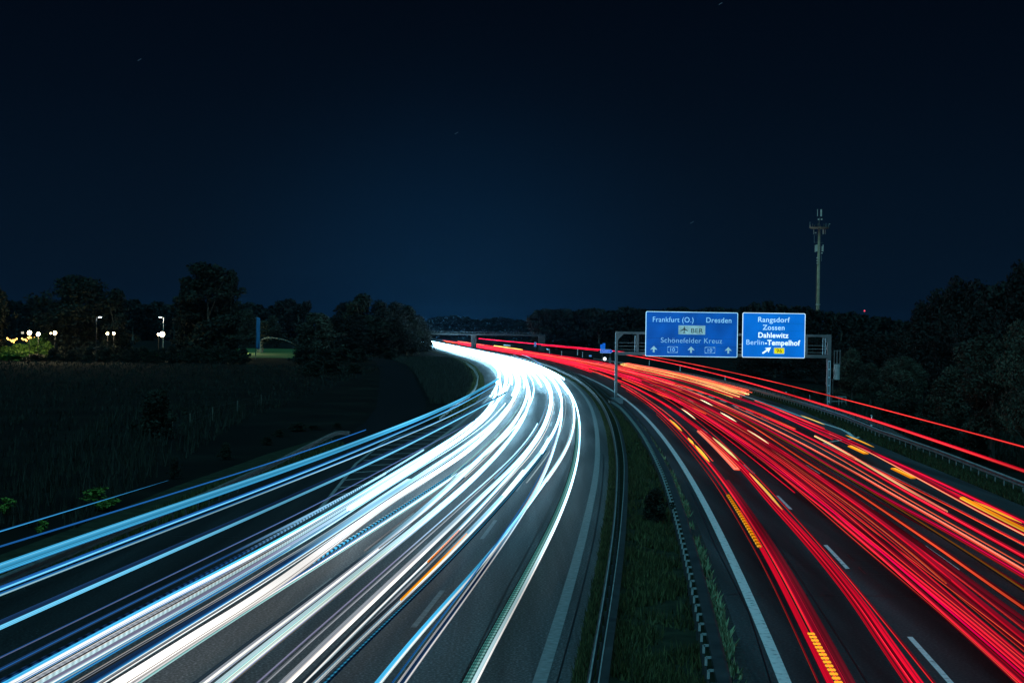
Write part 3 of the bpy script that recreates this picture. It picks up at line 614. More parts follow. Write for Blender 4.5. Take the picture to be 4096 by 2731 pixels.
TR('RI', TT, 'dark red taillight smear beside the amber flashes on the exit lane', 'qqrq', .3, .10, dd=.4, dz=-.1)
TR('RH1', KT, 'upper of two lone red truck-light lines passing over the right crash barrier', 'rOrqr', .05, .09, z1=300)
TR('RH2', KT, 'lower of two lone red truck-light lines, thickening over the right crash barrier', 'rRORr', .07, .13, z1=300)
TR('RH3', KT, 'distant red truck-light line passing behind the exit sign', 'RMR', .16, .22, z0=386, z1=880)
TR('RH3', KT, 'second distant red truck-light line, just under the one behind the exit sign', 'rRr', .10, .14, z0=425, z1=560, dd=-1.2, dz=-.25)
for k, lab, p in (('Y1', 'uppermost golden trail swinging out of the exit ramp under the sign', 'OSyyS'), ('Y2', 'lowest golden trail swinging out of the exit ramp under the sign', 'qSyYSO'), ('Y3', 'middle golden trail swinging out of the exit ramp under the sign', 'OyyAS')):
    seg(k, TT, lab, p, .26, .24, gain=1.5)
    for q, (dd_, dz_) in enumerate(((-.5, .1), (.45, .2), (-.95, -.05))):
        seg(k, TT, 'thinner orange streak in the golden fan leaving the exit ramp', ('AyA', 'OSO', 'yYA')[q], .09, .09, dd=dd_, dz=dz_, gain=1.1, group='orange streaks of the exit fan')
for k, lab, p in (('N1', 'red taillight trail just below the golden ones under the gantry', 'qOSOq'), ('N2', 'orange taillight trail drifting across to the exit lane', 'oOSO'), ('N3', 'red-orange taillight trail following the second row of dashes towards the gantry', 'qOSr'),
                  ('N4', 'slim orange taillight trail cutting across from the middle to the inner lane', 'oOo'), ('N5', 'crimson taillight trail on the exit lane before the painted hook', 'rRMr'), ('N6', 'red taillight trail along the right line before the painted hook', 'rRSr')):
    TR(k, TT, lab, p, .11, .11, z0=T[k][2][0][0] - 12, z1=T[k][2][-1][0] + (40 if k in 'N1 N2 N3' else 5))
for k, lab, p, q in (('Ya', 'yellow indicator flash farthest up the edge line', 'YYY', {}), ('Yb', 'short yellow indicator flash below the farthest one', 'YYA', {}), ('Yc', 'long yellow indicator flash in the middle of the edge-line trail', 'YYYA', {}),
                     ('Yf', 'yellow-white indicator flash on the inner-lane trail', 'yyY', {}), ('Yg2', 'thin yellow indicator flash fading on the inner-lane trail', 'YyA', {}),
                     ('Yh', 'thin pale flash where a trail cuts to the inner lane', 'Zy', {}), ('Yi', 'white-yellow flash farthest up the middle lane', 'ZZy', {}), ('Yj', 'white-yellow flash in the middle of the middle lane', 'ZZy', {}), ('Yk', 'white-yellow flash nearest in the middle lane', 'ZyZ', {}),
                     ('Yl', 'thin golden flash left of the white line before the hook', 'YyA', {}), ('Yo', 'golden flash right of the painted hook', 'YAY', {}), ('Yp', 'thin yellow flash nearest the right shoulder', 'AYA', {})):
    seg(k, IT, lab, p, .09 if k in ('Yh', 'Yi', 'Yj', 'Yk', 'Yl', 'Yo', 'Yp', 'Yg2') else .16, .10 if k != 'Yc' else .13, dz=.12, taper=.3, **q)
seg('Yd', IT, 'yellow ribbed indicator flash second from the bottom of the edge-line trail', 'AYYA', .14, .09, dz=.10, dd=-.14, flick=.75, period=.75)
seg('Sal2', TT, 'flat salmon brake-light patch on the inner-lane trail', 'SOSO', .44, .14, dz=.06, flick=.12, period=.3)
for k, lab in (('Ym', 'amber patch nearest the painted hook on the exit lane'), ('Yn', 'amber patch in the middle of the exit lane')):
    seg(k, IT, lab, 'AYA', .34, .10, dz=.02, flick=.3, period=.5)
TR('RI', IT, 'long amber indicator streak beside the pale broad line', 'AYYA', .22, .14, z0=44, z1=67, dd=.05, dz=.12, near=False)
g = empty('indicator_trail', (0, 0, 0), label='ladder of small amber bars at the bottom of the edge-line trail', cat='light trail')
am = mat('amber_glow', (.1, .03, 0), .5, emit=(1.0, .44, .02), es=1.1)
for i in range(14):
    z = 31.0 + i * .385; mb = MB()
    for s in range(3): mb.box((RLx(z) + .62 + s * .055, z, .98), (0.040, .14, .03))
    mb.build('light_bar', am, g)
far_r = 'red taillight trail among the many on the distant right carriageway'
for i in range(16):
    d = .8 + 8.8 * ((i * .618 + .3) % 1); z0 = rng.uniform(215, 300); kn = [(z, d + rng.normal(0, .25)) for z in (150, 220, 300, 420, 600, 900)]
    trail(TT, far_r, 'light trail', 'R', rng.uniform(.75, .95), kn, ['rRr', 'qOO', 'RMR', 'rOS', 'MRq', 'oAO' if i % 5 == 0 else 'RrR'][i % 6], .14, .11, z0, rng.uniform(700, 1000), group='taillight trails in the distance')
# hair-thin streaks between the brighter ones
fine_r, fine_l = 'hair-thin red streak lying between the brighter taillight trails', 'hair-thin pale streak lying between the brighter headlight trails'
kr = ['S1', 'S2', 'S3', 'S4', 'S5', 'RE', 'RG', 'RI', 'RJ', 'RA', 'RB', 'S2', 'S5', 'S4']
for i in range(28):
    kn = T[kr[i % len(kr)]][2]; off = rng.normal(0, .28)
    trail(TT, fine_r, 'light trail', 'R', rng.uniform(.62, 1.0), [(a, b + off) for a, b in kn], ['rRq', 'qOq', 'qr', 'Rr', 'oSo', 'QqQ', 'MR', 'rO'][i % 8], .035 + .03 * rng.random(), .035 + .035 * rng.random(), rng.choice([10, 10, 10, 45, 70]), rng.uniform(110, 230), group='fine red streaks', gain=rng.uniform(.5, 1.0))
kl = ['W12', 'W11', 'W10', 'W9', 'W9b', 'W8', 'W7', 'W6', 'W5a', 'W5b', 'W4', 'W2', 'W3', 'W10', 'W9b']
for i in range(30):
    kn = T[kl[i % len(kl)]][2]; off = rng.normal(0, .24)
    trail(HT, fine_l, 'light trail', 'L', rng.uniform(.5, .85), [(a, b + off) for a, b in kn], ['gGg', 'cPc', 'PW', 'wG', 'bc', 'TPT', 'gh', 'WP'][i % 8], .03 + .025 * rng.random(), .03 + .03 * rng.random(), rng.choice([10, 10, 10, 50, 75]), rng.uniform(120, 300), group='fine white streaks', gain=rng.uniform(.5, .95), clampd=wl, blend=False)
kn = sorted((p.y, p.x - RLx(p.y)) for p in [ground(1977, 1384, .8), ground(2030, 1391, .8), ground(2086, 1400, .8)])
trail(IT, 'golden streak along the top of the distant red trails', 'light trail', 'R', .9, kn, 'YyY', .3, .26, kn[0][0], kn[-1][0], near=False)
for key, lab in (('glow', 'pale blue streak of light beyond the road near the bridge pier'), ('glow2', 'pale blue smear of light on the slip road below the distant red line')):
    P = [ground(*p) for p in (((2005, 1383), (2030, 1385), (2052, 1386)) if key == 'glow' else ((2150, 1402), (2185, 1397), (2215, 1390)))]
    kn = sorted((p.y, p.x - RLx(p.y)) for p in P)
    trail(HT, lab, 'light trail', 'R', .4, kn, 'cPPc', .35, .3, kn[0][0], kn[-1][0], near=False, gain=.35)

# ------------------------------------------------------------------ gantry, signs, exit sign
GY = 172.0
def G_(x, y): return at(x, y, GY)
L0, Rg = at(2463, 1613, GY), at(3312, 1620, GY)
g = empty('sign_gantry', (L0.x, GY, 0), label='grey steel sign gantry spanning the right carriageway', cat='gantry')
GX = Rg.x - L0.x
def part(name, boxes, m=MT['gantry'], par=None, bevel=.012):
    mb = MB()
    for c, s in boxes: mb.box(c, s)
    return mb.build(name, m, par or g, bevel=bevel)
part('post', [((0, 0, 4.05), (.27, .45, 8.1)), ((0, 0, .15), (.7, .8, .3))])
part('post', [((GX, 0, 4.05), (.42, .50, 8.1)), ((GX, 0, .12), (.8, .9, .24))])
part('top_beam', [((GX / 2, 0, 7.93), (GX - .36, .40, .27))]); part('bottom_beam', [((GX / 2, 0, 5.62), (GX - .36, .40, .36))])
for x in (2.35, GX - 2.55): part('upright', [((x, 0, 6.8), (.27, .32, 1.98))])
for z in (6.05, 6.45, 6.83): part('walkway_rail', [((GX / 2, .28, z), (GX - .5, .035, .035))], MT['steel'], bevel=0)
for s, x in ((1, .135), (-1, GX - .21)):
    mb = MB(); mb.prism([(x, 7.79), (x + s * .62, 7.79), (x, 7.17)], -.17, .17); mb.build('knee_brace', MT['gantry'], g)
tubem = mat('pale_pipe', (.70, .74, .80), .35)
for x in (2.02, GX - 3.05, GX - 2.84, GX - .75, GX - .48): part('conduit', [((x, -.25, 6.75), (.06, .06, 1.85))], tubem, bevel=0)
part('lit_edge_strip', [((-.155, -.05, 4.2), (.035, .12, 7.4))], tubem, bevel=0)  # pale strip stands in for light along the post's side
lad = MB()
for sx in (-.12, .12): lad.box((GX + sx, -.30, 2.7), (.05, .05, 5.0))
for i in range(6): lad.box((GX, -.30, .6 + i * .9), (.24, .05, .12))
lad.build('ladder', tubem, g)
cab = MB(); cab.tube([(GX + .95, .1, 3.05), (GX + .95, .1, 4.75)], .36, 16)
cb = cab.build('cabinet', MT['steel'], g, smooth=False)
mb = MB()
for dx in (-.32, 0, .33): mb.tube([(GX + .95 + dx, .1, 4.8), (GX + .95 + dx, .1, 6.35)], .06, 8)
mb.box((GX + .95, .1, 4.83), (.8, .12, .10)); mb.box((GX + .95, .1, 6.3), (.8, .08, .06)); mb.build('pipe_frame', MT['gantry'], g)
mb = MB(); mb.box((GX + .52, .1, 2.2), (.10, .10, 1.9)); mb.box((GX + .45, .1, 3.0), (.5, .08, .08)); mb.build('bracket', MT['darksteel'], g)
pl = MB(); pl.box((L0.x, GY, .32), (1.5, 2.4, .62)); tag(pl.build('concrete_plinth', MT['darkconcrete'], bevel=.03), 'dark concrete plinth under the left gantry post in the median', 'plinth')
rx = Rg.x
g2 = empty('hand_railing', (rx + .5, GY + .4, 0), label='small steel hand railing beside the foot of the right gantry post', cat='railing')
mb = MB()
for dx, h in ((0, 1.15), (.8, 1.2), (1.15, 1.15), (1.6, 1.15)): mb.tube([(dx, 0, 0), (dx, 0, h)], .035, 6)
mb.build('upright', MT['steel'], g2); mb = MB()
for z in (.6, 1.12): mb.tube([(0, 0, z), (1.6, 0, z)], .03, 6)
mb.build('rail', MT['steel'], g2)
mb = MB(); mb.tube([(rx - 2.0, GY + .3, 0), (rx - 2.0, GY + .3, 1.25)], .035, 6)
tag(mb.build('steel_stake', MT['steel']), 'thin steel stake left of the right gantry post', 'stake')

S_ = 171.6 / FOC
def text_mesh(name, s, x, y, cap, m, parent, width=None, off=.0, depth=.012, yy=-.03):
    """letters at local x, y (down from the sign's top left) with capital height cap"""
    cu = bpy.data.curves.new(name, 'FONT'); cu.body = s; cu.size = cap / .70; cu.extrude = depth / 2; cu.offset = off; cu.space_character = 1.06
    to = bpy.data.objects.new(name, cu); C.objects.link(to)
    dg = bpy.context.evaluated_depsgraph_get(); me = bpy.data.meshes.new_from_object(to.evaluated_get(dg)); bpy.data.objects.remove(to)
    co = np.zeros(len(me.vertices) * 3); me.vertices.foreach_get('co', co); co = co.reshape(-1, 3)
    sx = 1.0
    if width: sx = width / (co[:, 0].max() - co[:, 0].min())
    x0 = co[:, 0].min()
    v = np.c_[x + (co[:, 0] - x0) * sx, yy - co[:, 2], -y + co[:, 1]]
    me.vertices.foreach_set('co', v.ravel()); me.materials.clear(); me.materials.append(m); me.update()
    o = bpy.data.objects.new(name, me); C.objects.link(o); o.parent = parent; return o
def rrect(x0, y0, x1, y1, r, n=5):
    p = []
    for cx, cy_, a0 in ((x1 - r, -y0 - r, 0), (x0 + r, -y0 - r, 90), (x0 + r, -y1 + r, 180), (x1 - r, -y1 + r, 270)):
        for i in range(n + 1): a = math.radians(a0 + 90 * i / n); p.append((cx + r * math.cos(a), cy_ + r * math.sin(a)))
    return p
def plate(name, poly, y0, y1, m, parent):
    mb = MB(); mb.prism(poly, y0, y1); return mb.build(name, m, parent)
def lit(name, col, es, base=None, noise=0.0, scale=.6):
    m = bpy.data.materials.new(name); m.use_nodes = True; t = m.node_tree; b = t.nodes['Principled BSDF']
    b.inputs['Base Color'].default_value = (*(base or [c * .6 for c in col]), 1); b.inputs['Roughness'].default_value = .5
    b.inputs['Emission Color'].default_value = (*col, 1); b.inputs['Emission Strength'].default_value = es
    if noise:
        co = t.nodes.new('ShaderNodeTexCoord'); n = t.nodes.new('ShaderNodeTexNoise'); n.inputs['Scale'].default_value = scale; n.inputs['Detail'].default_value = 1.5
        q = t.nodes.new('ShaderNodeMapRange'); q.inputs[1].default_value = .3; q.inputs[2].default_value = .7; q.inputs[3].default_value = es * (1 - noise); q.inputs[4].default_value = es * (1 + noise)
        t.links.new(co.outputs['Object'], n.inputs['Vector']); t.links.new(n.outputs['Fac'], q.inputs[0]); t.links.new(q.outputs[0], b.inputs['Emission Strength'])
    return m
blue1 = lit('sign_blue_glow', (.0, .078, .37), .88, (.0, .03, .2), .28, .45); blue2 = lit('sign_blue_bright', (.0, .140, .58), 1.0, (.0, .03, .2), .15, .5)  # boards are no lamps: their glow stands in for headlights thrown back
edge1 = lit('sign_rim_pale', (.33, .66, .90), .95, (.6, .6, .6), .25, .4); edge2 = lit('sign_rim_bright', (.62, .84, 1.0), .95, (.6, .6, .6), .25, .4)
ltr1 = lit('letters_pale_blue', (.15, .45, .74), .95, (.6, .6, .6), .15, .3); ltr1d = lit('letters_dim_blue', (.10, .30, .52), .95, (.6, .6, .6), .1, .3)  # paler and dimmer letters: uneven headlight put into the glow
ltr2 = lit('letters_white', (.80, .96, 1.0), 1.05, (.8, .8, .8)); ltr2m = lit('letters_soft_white', (.42, .72, .98), .95, (.8, .8, .8)); ltr2d = lit('letters_half_white', (.30, .58, .92), .95, (.8, .8, .8))
greyp = lit('sign_grey_panel', (.13, .30, .34), .95, (.4, .4, .4), .3, 1.2); inkm = mat('sign_black', (.004, .005, .008), .5)  # white panel dimmed; the light falling on it is put into the glow
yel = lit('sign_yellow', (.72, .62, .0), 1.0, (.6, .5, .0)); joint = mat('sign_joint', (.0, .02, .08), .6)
def sign(x, y, W, H, blue, rim, label, back=.10):
    tl = at(x, y, GY - .45)
    o = empty('direction_sign', (tl.x, GY - .45, tl.z), label=label, cat='sign')
    plate('rim', rrect(0, 0, W, H, .16), -.02, .05, rim, o); plate('face', rrect(.075, .075, W - .075, H - .075, .10), -.028, .0, blue, o)
    mb = MB()
    for k in range(6): mb.box((W * (k + .5) / 6, .12, -H / 2), (.10, .12, H - .1))
    mb.build('rear_frame', MT['gantry'], o); return o
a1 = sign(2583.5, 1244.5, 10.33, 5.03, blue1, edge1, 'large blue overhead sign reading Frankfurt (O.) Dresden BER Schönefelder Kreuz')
q = .18707 * S_
for x0, x1, y in ((.1, 10.2, 1.33), (.1, 10.2, 2.98), (.1, 10.2, 3.86)): part('panel_joint', [(((x0 + x1) / 2, -.031, -y), (x1 - x0, .006, .014))], joint, a1, 0)
part('panel_joint', [((5.62, -.031, -2.5), (.012, .006, 4.8))], joint, a1, 0)
text_mesh('lettering', 'Frankfurt (O.)', .80, 1.17, .575, ltr1, a1, 4.55)
text_mesh('lettering', 'Dresden', 6.78, 1.16, .575, ltr1, a1, 2.82, off=.006)
b_ = plate('airport_panel', [(3.68, -1.52), (6.68, -1.52), (6.68, -2.53), (3.68, -2.53)], -.036, -.028, greyp, a1)
text_mesh('lettering', 'BER', 5.10, 2.33, .50, inkm, a1, 1.33, yy=-.046)
pc = (4.33, -1.99)
pl_ = [(0, .37), (.035, .33), (.045, .12), (.42, -.12), (.42, -.18), (.045, -.02), (.03, -.29), (.14, -.37), (.14, -.41), (0, -.38)]
plate('aeroplane_symbol', [(pc[0] + x, pc[1] + z) for x, z in pl_] + [(pc[0] - x, pc[1] + z) for x, z in reversed(pl_[1:-1])], -.046, -.038, inkm, a1)
text_mesh('lettering', 'Schönefelder Kreuz', 1.74, 3.48, .575, ltr1d, a1, 6.85, off=-.004)
def arrow_up(cx, top, par, m):
    p = [(0, 0), (.41, -.44), (.10, -.38), (.10, -.72), (-.10, -.72), (-.10, -.38), (-.41, -.44)]
    plate('arrow', [(cx + x, -top + z) for x, z in p], -.04, -.03, m, par)
greya = lit('arrow_grey_blue', (.14, .33, .40), .95, (.5, .5, .5))  # weaker light on the lower board put into the arrows' glow
for cx in (.95, 5.13, 9.30): arrow_up(cx, 3.86, a1, greya)
def shield(x0, y0, W, H, par, txt):
    o = plate('motorway_shield', rrect(x0, y0, x0 + W, y0 + H, .05), -.038, -.028, ltr1d, par)
    plate('shield_field', [(x0 + .03, -y0 - .13), (x0 + .25, -y0 - .045), (x0 + W - .25, -y0 - .045), (x0 + W - .03, -y0 - .13), (x0 + W - .03, -y0 - H + .13), (x0 + W - .25, -y0 - H + .045), (x0 + .25, -y0 - H + .045), (x0 + .03, -y0 - H + .13)], -.044, -.036, blue1, o)
    text_mesh('lettering', txt, x0 + W * .29, y0 + H * .80, .42, ltr1, o, W * .42, yy=-.052)
shield(2.48, 3.90, 1.16, .70, a1, '10'); shield(6.66, 3.90, 1.16, .70, a1, '10')
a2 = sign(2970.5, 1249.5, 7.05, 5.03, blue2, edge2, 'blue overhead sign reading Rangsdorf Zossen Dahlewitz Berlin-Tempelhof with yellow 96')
for y in (1.17, 1.99, 2.83): part('panel_joint', [((4.3, -.031, -y), (5.3, .006, .012))], joint, a2, 0)
text_mesh('lettering', 'Rangsdorf', 1.75, 1.03, .56, ltr2m, a2, 3.55, off=.004)
text_mesh('lettering', 'Zossen', 2.27, 1.90, .56, ltr2m, a2, 2.45, off=.006)
text_mesh('lettering', 'Dahlewitz', 1.80, 2.77, .57, ltr2, a2, 3.38, off=.016)
text_mesh('lettering', 'Berlin', .47, 3.58, .56, ltr2d, a2, 1.97); text_mesh('lettering', '-Tempelhof', 2.55, 3.60, .57, ltr2, a2, 3.95, off=.018)
ar = [(-.55, .09), (.12, .09), (.0, .34), (.62, 0), (.0, -.34), (.12, -.09), (-.55, -.09)]
c30, s30 = math.cos(math.radians(36)), math.sin(math.radians(36))
plate('arrow', [(2.74 + x * c30 - z * s30, -4.22 + x * s30 + z * c30) for x, z in ar], -.04, -.03, ltr2, a2)
o = plate('road_number_plate', rrect(3.56, 3.88, 4.76, 4.58, .10), -.040, -.028, edge1, a2); plate('plate_border', rrect(3.59, 3.91, 4.73, 4.55, .08), -.044, -.034, inkm, o)
plate('plate_field', rrect(3.615, 3.935, 4.705, 4.525, .07), -.048, -.036, yel, o); text_mesh('lettering', '96', 3.86, 4.43, .43, inkm, o, .60, yy=-.056)
mb = MB()
for x in (L0.x + 2.6, L0.x + 5.0): pass

# exit sign
EY = 398.0
tl = at(2401, 1397, EY); k = EY / FOC
ex = empty('exit_sign', (tl.x, EY, tl.z), label='blue arrow-shaped Ausfahrt sign with two blue boards above it beside the exit', cat='sign')
W, H = 52 * k, 14.4 * k
arrow = lambda i: [(i, -i), (W * .80, -i), (W - i * 1.3, -H / 2), (W * .80, -H + i), (i, -H + i)]
plate('rim', arrow(0), -.02, .06, lit('exit_rim', (.22, .45, .85), .9), ex); plate('face', arrow(.08), -.03, .0, lit('exit_blue', (.0, .05, .42), .9), ex)  # exit sign glows in place of reflected headlights, upper boards too
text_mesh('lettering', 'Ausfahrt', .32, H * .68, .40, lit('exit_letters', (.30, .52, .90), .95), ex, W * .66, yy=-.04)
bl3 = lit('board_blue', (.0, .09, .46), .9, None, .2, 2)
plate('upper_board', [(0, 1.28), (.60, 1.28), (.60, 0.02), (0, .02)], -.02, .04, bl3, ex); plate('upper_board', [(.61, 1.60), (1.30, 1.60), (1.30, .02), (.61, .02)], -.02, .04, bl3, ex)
mb = MB()
for x in (.55, 2.6): mb.tube([(x, .1, .0), (x, .1, -tl.z)], .06, 8)
mb.build('post', MT['gantry'], ex)
p = at(2419, 1435, 380)
o = empty('round_sign', (p.x, 380, 0), label='small glaring white round sign below the exit sign', cat='sign')
mb = MB(); mb.tube([(0, -.03, p.z), (0, .03, p.z)], .42, 20); mb.build('face', lit('glaring_white', (1.6, 1.55, 1.6), 1.0), o); mb = MB(); mb.tube([(0, .08, 0), (0, .08, p.z)], .04, 6); mb.build('post', MT['gantry'], o)  # face glows in place of a reflected glare; no lamp inside
p = at(2438, 1436, 382); mb = MB(); mb.box((p.x + .1, 382, p.z / 2), (.55, .5, max(1.6, p.z + .8))); tag(mb.build('roadside_cabinet', MT['darkconcrete'], bevel=.02), 'grey roadside cabinet right of the glaring round sign', 'cabinet')
p = at(2361, 1423, 470); o = empty('small_sign', (p.x, 470, 0), label='tiny blue and white sign board beside the distant red trails', cat='sign')
mb = MB(); mb.box((0, 0, p.z), (.8, .05, .45)); mb.build('face', lit('tiny_blue', (.08, .25, .55), .9), o); mb = MB(); mb.tube([(0, .06, 0), (0, .06, p.z)], .04, 6); mb.build('post', MT['gantry'], o)  # glowing face stands in for headlight reflection
p = at(2141, 1377, 560); o = empty('small_sign', (p.x, 560, 0), label='pale blue upright sign crossed by the distant red truck line', cat='sign')
mb = MB(); mb.box((0, 0, p.z), (.85, .05, 1.7)); mb.build('face', lit('pale_board', (.05, .13, .30), .9, None, .6, 3), o); mb = MB(); mb.tube([(0, .06, 0), (0, .06, p.z)], .05, 6); mb.build('post', MT['gantry'], o)  # board glows in patches in place of reflected light

# delineator posts along the verge: white with a black slanted band and a reflector
def delineator(x, y, lab, sc=1.0):
    o = empty('delineator_post', (x, y, 0), label=lab, cat='marker post', group='marker posts along the verge')
    mb = MB(); mb.prism([(-.07, 0), (.07, 0), (.07, 1.0), (-.07, 1.06)], -.06, .06); b = mb.build('body', MT['white'], o)
    mb = MB(); mb.prism([(-.075, .66), (.075, .60), (.075, .90), (-.075, .96)], -.066, .066); mb.build('black_band', MT['black'], o)
    mb = MB(); mb.box((0, -.07, .80), (.05, .012, .16)); mb.build('reflector', lit('reflector', (.8, .85, .9), .6), o)  # headlight return painted as the reflector's own glow
    o.scale = (sc, sc, sc); return o
for (x, y, s, lab) in ((2597, 1461, 1.15, 'white marker post under the left corner of the Frankfurt sign'), (2720, 1489, 1.15, 'white marker post beneath the middle of the Frankfurt sign'), (2900, 1529, 1.1, 'white marker post beneath the gap between the two overhead signs'),
                       (3144, 1600, 1.0, 'white marker post beneath the Rangsdorf sign'), (3485, 1706, 1.0, 'white marker post where the two right-hand crash barriers part'),
                       (2246, 1425, 1.6, 'small white marker post before the exit sign, third from it'), (2330, 1429, 1.6, 'small white marker post before the exit sign, nearest to it'), (2198, 1414, 1.6, 'small white marker post before the exit sign, farthest from it'), (2310, 1420, 1.9, 'taller white marker post before the exit sign')):
    p = ground(x, y); delineator(p.x, p.y, lab, s)

# ------------------------------------------------------------------ mobile phone mast
MY = 420.0; mk = MY / FOC
base = at(3271, 1250, MY); topp = at(3282, 905, MY)
ms = empty('radio_mast', (base.x, MY, 0), label='tall pale concrete radio mast with antennas above the dark wood', cat='mast')
lean = 0.0
mp = lambda px, py: ((px - 3271) * mk - (1250 - py) * mk * .0174, 0, at(3271, py, MY).z)
zt = at(3280, 912, MY).z
mb = MB(); mb.tube([(0, 0, 0), (0, 0, zt)], .62, 20, .30); pole = mb.build('pole', MT['concrete'], ms, smooth=True)
mb = MB()
for i in range(int(zt / .62)):
    z = 1 + i * .62; r = .62 - .32 * z / zt; mb.box((.12, -r - .05, z), (.34, .10, .07))
mb.box((.12, -.56, zt / 2), (.05, .05, zt)); mb.build('climbing_rungs', MT['panel'], ms)
z0 = at(3271, 1220, MY).z; mb = MB(); mb.tube([(0, 0, z0), (0, 0, z0 + .3)], .66, 20); mb.build('collar', MT['panel'], ms)
mb = MB(); mb.tube([(0, 0, zt - .1), (0, 0, zt + 2.9)], .11, 10); mb.build('top_spike', MT['darksteel'], ms)
mb = MB(); mb.tube([(0, 0, zt - .14), (0, 0, zt + .12)], 2.55, 24, 2.75)
for a in range(10): c_, s_ = math.cos(a * .628), math.sin(a * .628); mb.tube([(2.6 * c_, 2.6 * s_, zt), (2.6 * c_, 2.6 * s_, zt + 1.0)], .03, 5)
mb.build('platform', MT['concrete'], ms)
mb = MB(); zz = at(3271, 970, MY).z; mb.box((0, 0, zz), (2.5, .12, .18)); zz2 = at(3271, 941, MY).z; mb.box((0, 0, zz2), (2.2, .1, .12)); mb.build('cross_arm', MT['darksteel'], ms)
def panel(px, y0, y1, w, dy=-.5):
    a, b = mp(px, y0), mp(px, y1); mb = MB(); mb.box((a[0], dy, (a[2] + b[2]) / 2), (w, .18, abs(a[2] - b[2]))); return mb.build('antenna_panel', MT['panel'], ms, bevel=.03)
for px, y0, y1, w in ((3269, 838, 866, .16), (3284, 838, 866, .34), (3281, 839, 866, .12), (3254, 918, 938, .16), (3292, 917, 937, .40), (3300, 918, 937, .14), (3266, 979, 1007, .40), (3260, 981, 1009, .26), (3291, 979, 1006, .26), (3287, 985, 1006, .2)): panel(px, y0, y1, w)
def unit(px, py, s=.42):
    a = mp(px, py); mb = MB(); mb.box((a[0], -.5, a[2]), (s, .3, s * .8)); mb.build('radio_unit', MT['panel'], ms, bevel=.03)
for px, py in ((3273, 878), (3285, 878), (3261, 932), (3268, 1032), (3268, 1043), (3268, 1053), (3286, 1013)): unit(px, py)
for px, y0, y1 in ((3240, 888, 914), (3315, 896, 914), (3304, 892, 912), (3286, 1020, 1045), (3257, 940, 972)):
    a, b = mp(px, y0), mp(px, y1); mb = MB(); mb.tube([(a[0], 0, a[2]), (b[0], 0, b[2])], .035, 5); mb.build('rod_antenna', MT['steel'], ms)
unit(3317, 896, .28)
mb = MB(); mb.tube([(-.75, 0, z0 - 14), (-.60, 0, at(3271, 1060, MY).z)], .07, 6); mb.build('cable_run', MT['black'], ms)
p = at(3458, 1243, 520)
o = empty('beacon_mast', (p.x, 520, 0), label='thin far mast carrying one small red warning light', cat='mast')
mb = MB(); mb.tube([(0, 0, 0), (0, 0, p.z - .4)], .22, 8, .10); mb.build('pole', MT['darksteel'], o); mb = MB(); mb.sphere((0, 0, p.z), .27, 12); mb.build('red_lamp', lit('red_beacon', (1.6, .10, .16), 1.0), o)

# ------------------------------------------------------------------ road bridge far up the bend
BY = 606.0
A, B = at(1690, 1327, BY), at(2160, 1334, BY)
br = empty('road_bridge', (A.x, BY, 0), label='low dark concrete road bridge crossing both carriageways in the distance', cat='bridge')
LB = B.x - A.x
part('deck', [((LB / 2, 4, 6.25), (LB, 8.0, .65))], MT['bridge'], br, .03); part('fascia', [((LB / 2, -.12, 6.1), (LB, .22, .42))], MT['bridge'], br, .02)
part('handrail', [((LB / 2, -.05, 7.15), (LB, .05, .05))] + [((LB * i / 40, -.05, 6.85), (.03, .03, .6)) for i in range(41)], MT['midsteel'], br, 0)
pp = at(1894, 1370, BY).x - A.x
part('pier', [((pp + dx, 4, 2.95), (.62, 5.0, 5.95)) for dx in (-.72, 0, .72)], MT['bridge'], br, .05); part('pier_cap', [((pp, 4, 5.85), (2.4, 6.0, .3))], MT['bridge'], br, .03)
part('abutment', [((LB + .8, 4, 3.2), (2.6, 9, 6.4))], MT['bridge'], br, .03)

# ------------------------------------------------------------------ trees
def leaf_cloud(centres, radii, n, size, seed, flat=.8, droop=0.0):
    """n leaf-sized quads gathered round clump centres; returns (n,4,3) and a tone per leaf"""
    r = np.random.default_rng(seed); c = np.array(centres); rad = np.array(radii)
    w = rad ** 2; pick = r.choice(len(c), n, p=w / w.sum())
    d = r.normal(size=(n, 3)); d /= np.linalg.norm(d, axis=1)[:, None]
    rr = rad[pick] * r.uniform(.35, 1.08, n) ** .6
    p = c[pick] + d * rr[:, None] * np.array([1, 1, flat])
    p[:, 2] -= droop * r.uniform(0, 1, n) ** 2 * rad[pick]
    a = r.normal(size=(n, 3)); a /= np.linalg.norm(a, axis=1)[:, None]; b = np.cross(a, r.normal(size=(n, 3))); b /= np.linalg.norm(b, axis=1)[:, None]
    s = size * r.uniform(.55, 1.35, n)[:, None]
    q = np.stack([p - a * s, p + b * s * .55, p + a * s, p - b * s * .55], axis=1)
    tone = np.clip(.25 + .5 * r.random(len(c))[pick] + r.normal(0, .16, n), 0, 1)
    return q, tone
